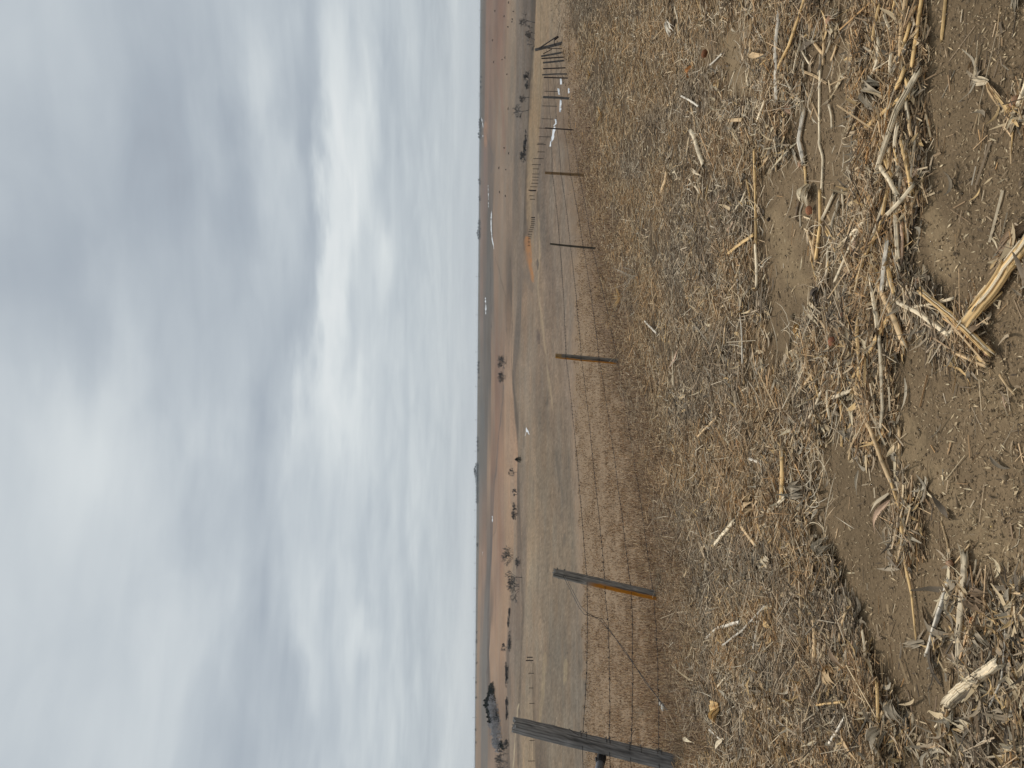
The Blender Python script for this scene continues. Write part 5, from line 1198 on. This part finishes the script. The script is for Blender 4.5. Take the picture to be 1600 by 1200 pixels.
LM = [((1557,444),'thickest golden stalk'),((1520,525),'ridged golden stalk'),((1366,475),'pale stalk at the near row end'),((1394,490),'jointed tan stalk'),((1376,590),'long thin edge stalk'),((1339,530),'golden jointed stalk'),
 ((1330,382),'slender diagonal stalk'),((1375,340),'olive bent stalk'),((1402,350),'broad pale outer stalk'),((1267,315),'bright husk bundle'),((1278,380),'golden second row stalk'),((1317,325),'slim stalk between the rows'),((1407,60),'tan stalk at the top corner'),
 ((1280,170),'lone straight stalk'),((1212,82),'white third row stalk'),((1233,70),'smooth golden third row stalk'),((1405,180),'elbow bent stalk'),((1375,145),'crumpled grey husks'),((1250,225),'white crooked stalk'),((1347,647),'long leaning stalk'),((1400,780),'middle of the leaning stalk'),
 ((1424,930),'thin end of the leaning stalk'),((1222,740),'golden mat stalk'),((1315,660),'yellow splinter'),((1482,850),'rooty stem'),((1503,950),'pale stump'),((1465,965),'weathered white stalk'),((1520,1062),'shredded bundle'),((1309,1140),'white stick in the litter'),((1371,1095),'golden litter stalk'),
 ((1273,1000),'ribbed tan stalk'),((1292,1100),'short tan stick'),((1180,310),'long mat stalk'),((1158,380),'angled golden stalk'),((1159,515),'silvery stem'),((1090,230),'pale wide splinter'),((1040,283),'brown short stalk'),((1150,60),'tyre print'),((1018,511),'white pointing stick'),
 ((1155,705),'orange tan stalk'),((1110,663),'slanting grey tan stalk'),((1134,830),'pale split stalk'),((1160,985),'white forked twig'),((1170,1021),'reddish stem'),((1306,534),'red cob end'),((1119,1150),'far left white stick'),((1180,1073),'pointed tan leaf'),((1382,1160),'grey leaf cluster'),
 ((1240,770),'grey leaf bunch'),((1200,875),'pale husk cluster'),((1282,465),'dark husk bunch'),((1085,113),'golden broken leaf'),((1050,42),'pale husk rosette'),((1170,800),'dusty husk knot'),((1225,600),'middle litter strip'),((1300,1057),'striped folded husk')]
USED = {}
def where(x, y, ln, colr, w_, nm):
    d = sorted(((math.hypot(x - p[0], y - p[1]), p, t_) for p, t_ in LM))
    sz = 'short' if ln < 24 else ('mid-length' if ln < 40 else 'long'); th_ = 'thin' if w_ < 4.2 else ('slender' if w_ < 5.5 else 'stout')
    for dist_, p, t_ in d[:3]:
        ddx, ddy = x - p[0], y - p[1]
        rel_ = ('nearer than' if ddx > 0 else 'beyond') if abs(ddx) > abs(ddy) else ('left of' if ddy > 0 else 'right of')
        for fm in (sz + ' ' + colr, sz + ' ' + th_ + ' ' + colr):
            lab = '%s corn stalk piece %s the %s' % (fm, rel_, t_)
            if lab not in USED: USED[lab] = 1; return lab
    return lab
# more broken stalk pieces in the rows
zones = [('broken corn stalk piece mixed in the near residue row', (1325, 1428, -5, 470), 95, (3.5, 8)), ('broken corn stalk piece in the middle of the second row', (1245, 1315, 40, 640), 44, (3, 6)),
 ('broken stalk piece in the far residue mat beyond the rows', (1040, 1240, 0, 600), 44, (1.8, 3.6)), ('broken stalk piece in the left half of the residue mat', (1130, 1260, 600, 1200), 50, (2, 4.2)),
 ('stalk piece in the thick litter at the lower left', (1250, 1400, 880, 1200), 34, (2.6, 5.5)), ('stalk scrap around the golden pile and stump', (1420, 1580, 440, 1150), 14, (3, 5))]
for lab, (x0, x1, y0, y1), n_, (w0, w1) in zones:
    k = 0
    while k < n_:
        x = rng.uniform(x0, x1); y = rng.uniform(y0, y1)
        if rng.random() > density(np.array([x]), np.array([y]))[0] ** 1.5: continue
        Ln = rng.uniform(20, 62) * (w1 / 8) ** .5 ; a_ = rng.normal(math.pi / 2, .35); w_ = rng.uniform(w0, w1)
        colr = ['tan', 'pale', 'gold', 'grey', 'pink', 'brown'][rng.choice(6, p=[.2, .40, .22, .10, .06, .02] if 'near residue row' in lab else [.3, .26, .15, .17, .08, .04])]
        stalk(where(x, y, Ln, {'gold': 'golden', 'pink': 'pinkish'}.get(colr, colr), w_, lab), colr, w_, [(x - math.cos(a_) * Ln / 2, y - math.sin(a_) * Ln / 2), (x + rng.normal(0, 1.5), y), (x + math.cos(a_) * Ln / 2, y + math.sin(a_) * Ln / 2)],
              lift=rng.uniform(-.012, .03 if 'near residue row' in lab else .014), group=lab.replace('piece', 'pieces').replace('scrap', 'scraps'), name='stalk_piece', cat='stalk piece', split=int(rng.random() < .4)); k += 1

# ------------------------------------------------------------------ thin haze over the plain
V = np.array([[x, y, z] for x in (-56000, 56000) for y in (-56000, 56000) for z in (-46.0, 16.0)], float)
hm = bpy.data.materials.new('haze'); hm.use_nodes = True; t = hm.node_tree; t.nodes.clear()
pv_ = t.nodes.new('ShaderNodeVolumePrincipled'); pv_.inputs['Color'].default_value = (.85, .9, .95, 1); pv_.inputs['Density'].default_value = 0.000028; pv_.inputs['Anisotropy'].default_value = 0.2
oo = t.nodes.new('ShaderNodeOutputMaterial'); t.links.new(pv_.outputs[0], oo.inputs['Volume'])
link('haze', mkmesh('haze', V, [np.array([[0, 1, 3, 2], [4, 6, 7, 5], [0, 4, 5, 1], [2, 3, 7, 6], [0, 2, 6, 4], [1, 5, 7, 3]])]), hm, kind='stuff', label='thin pale haze over the plain', category='haze')
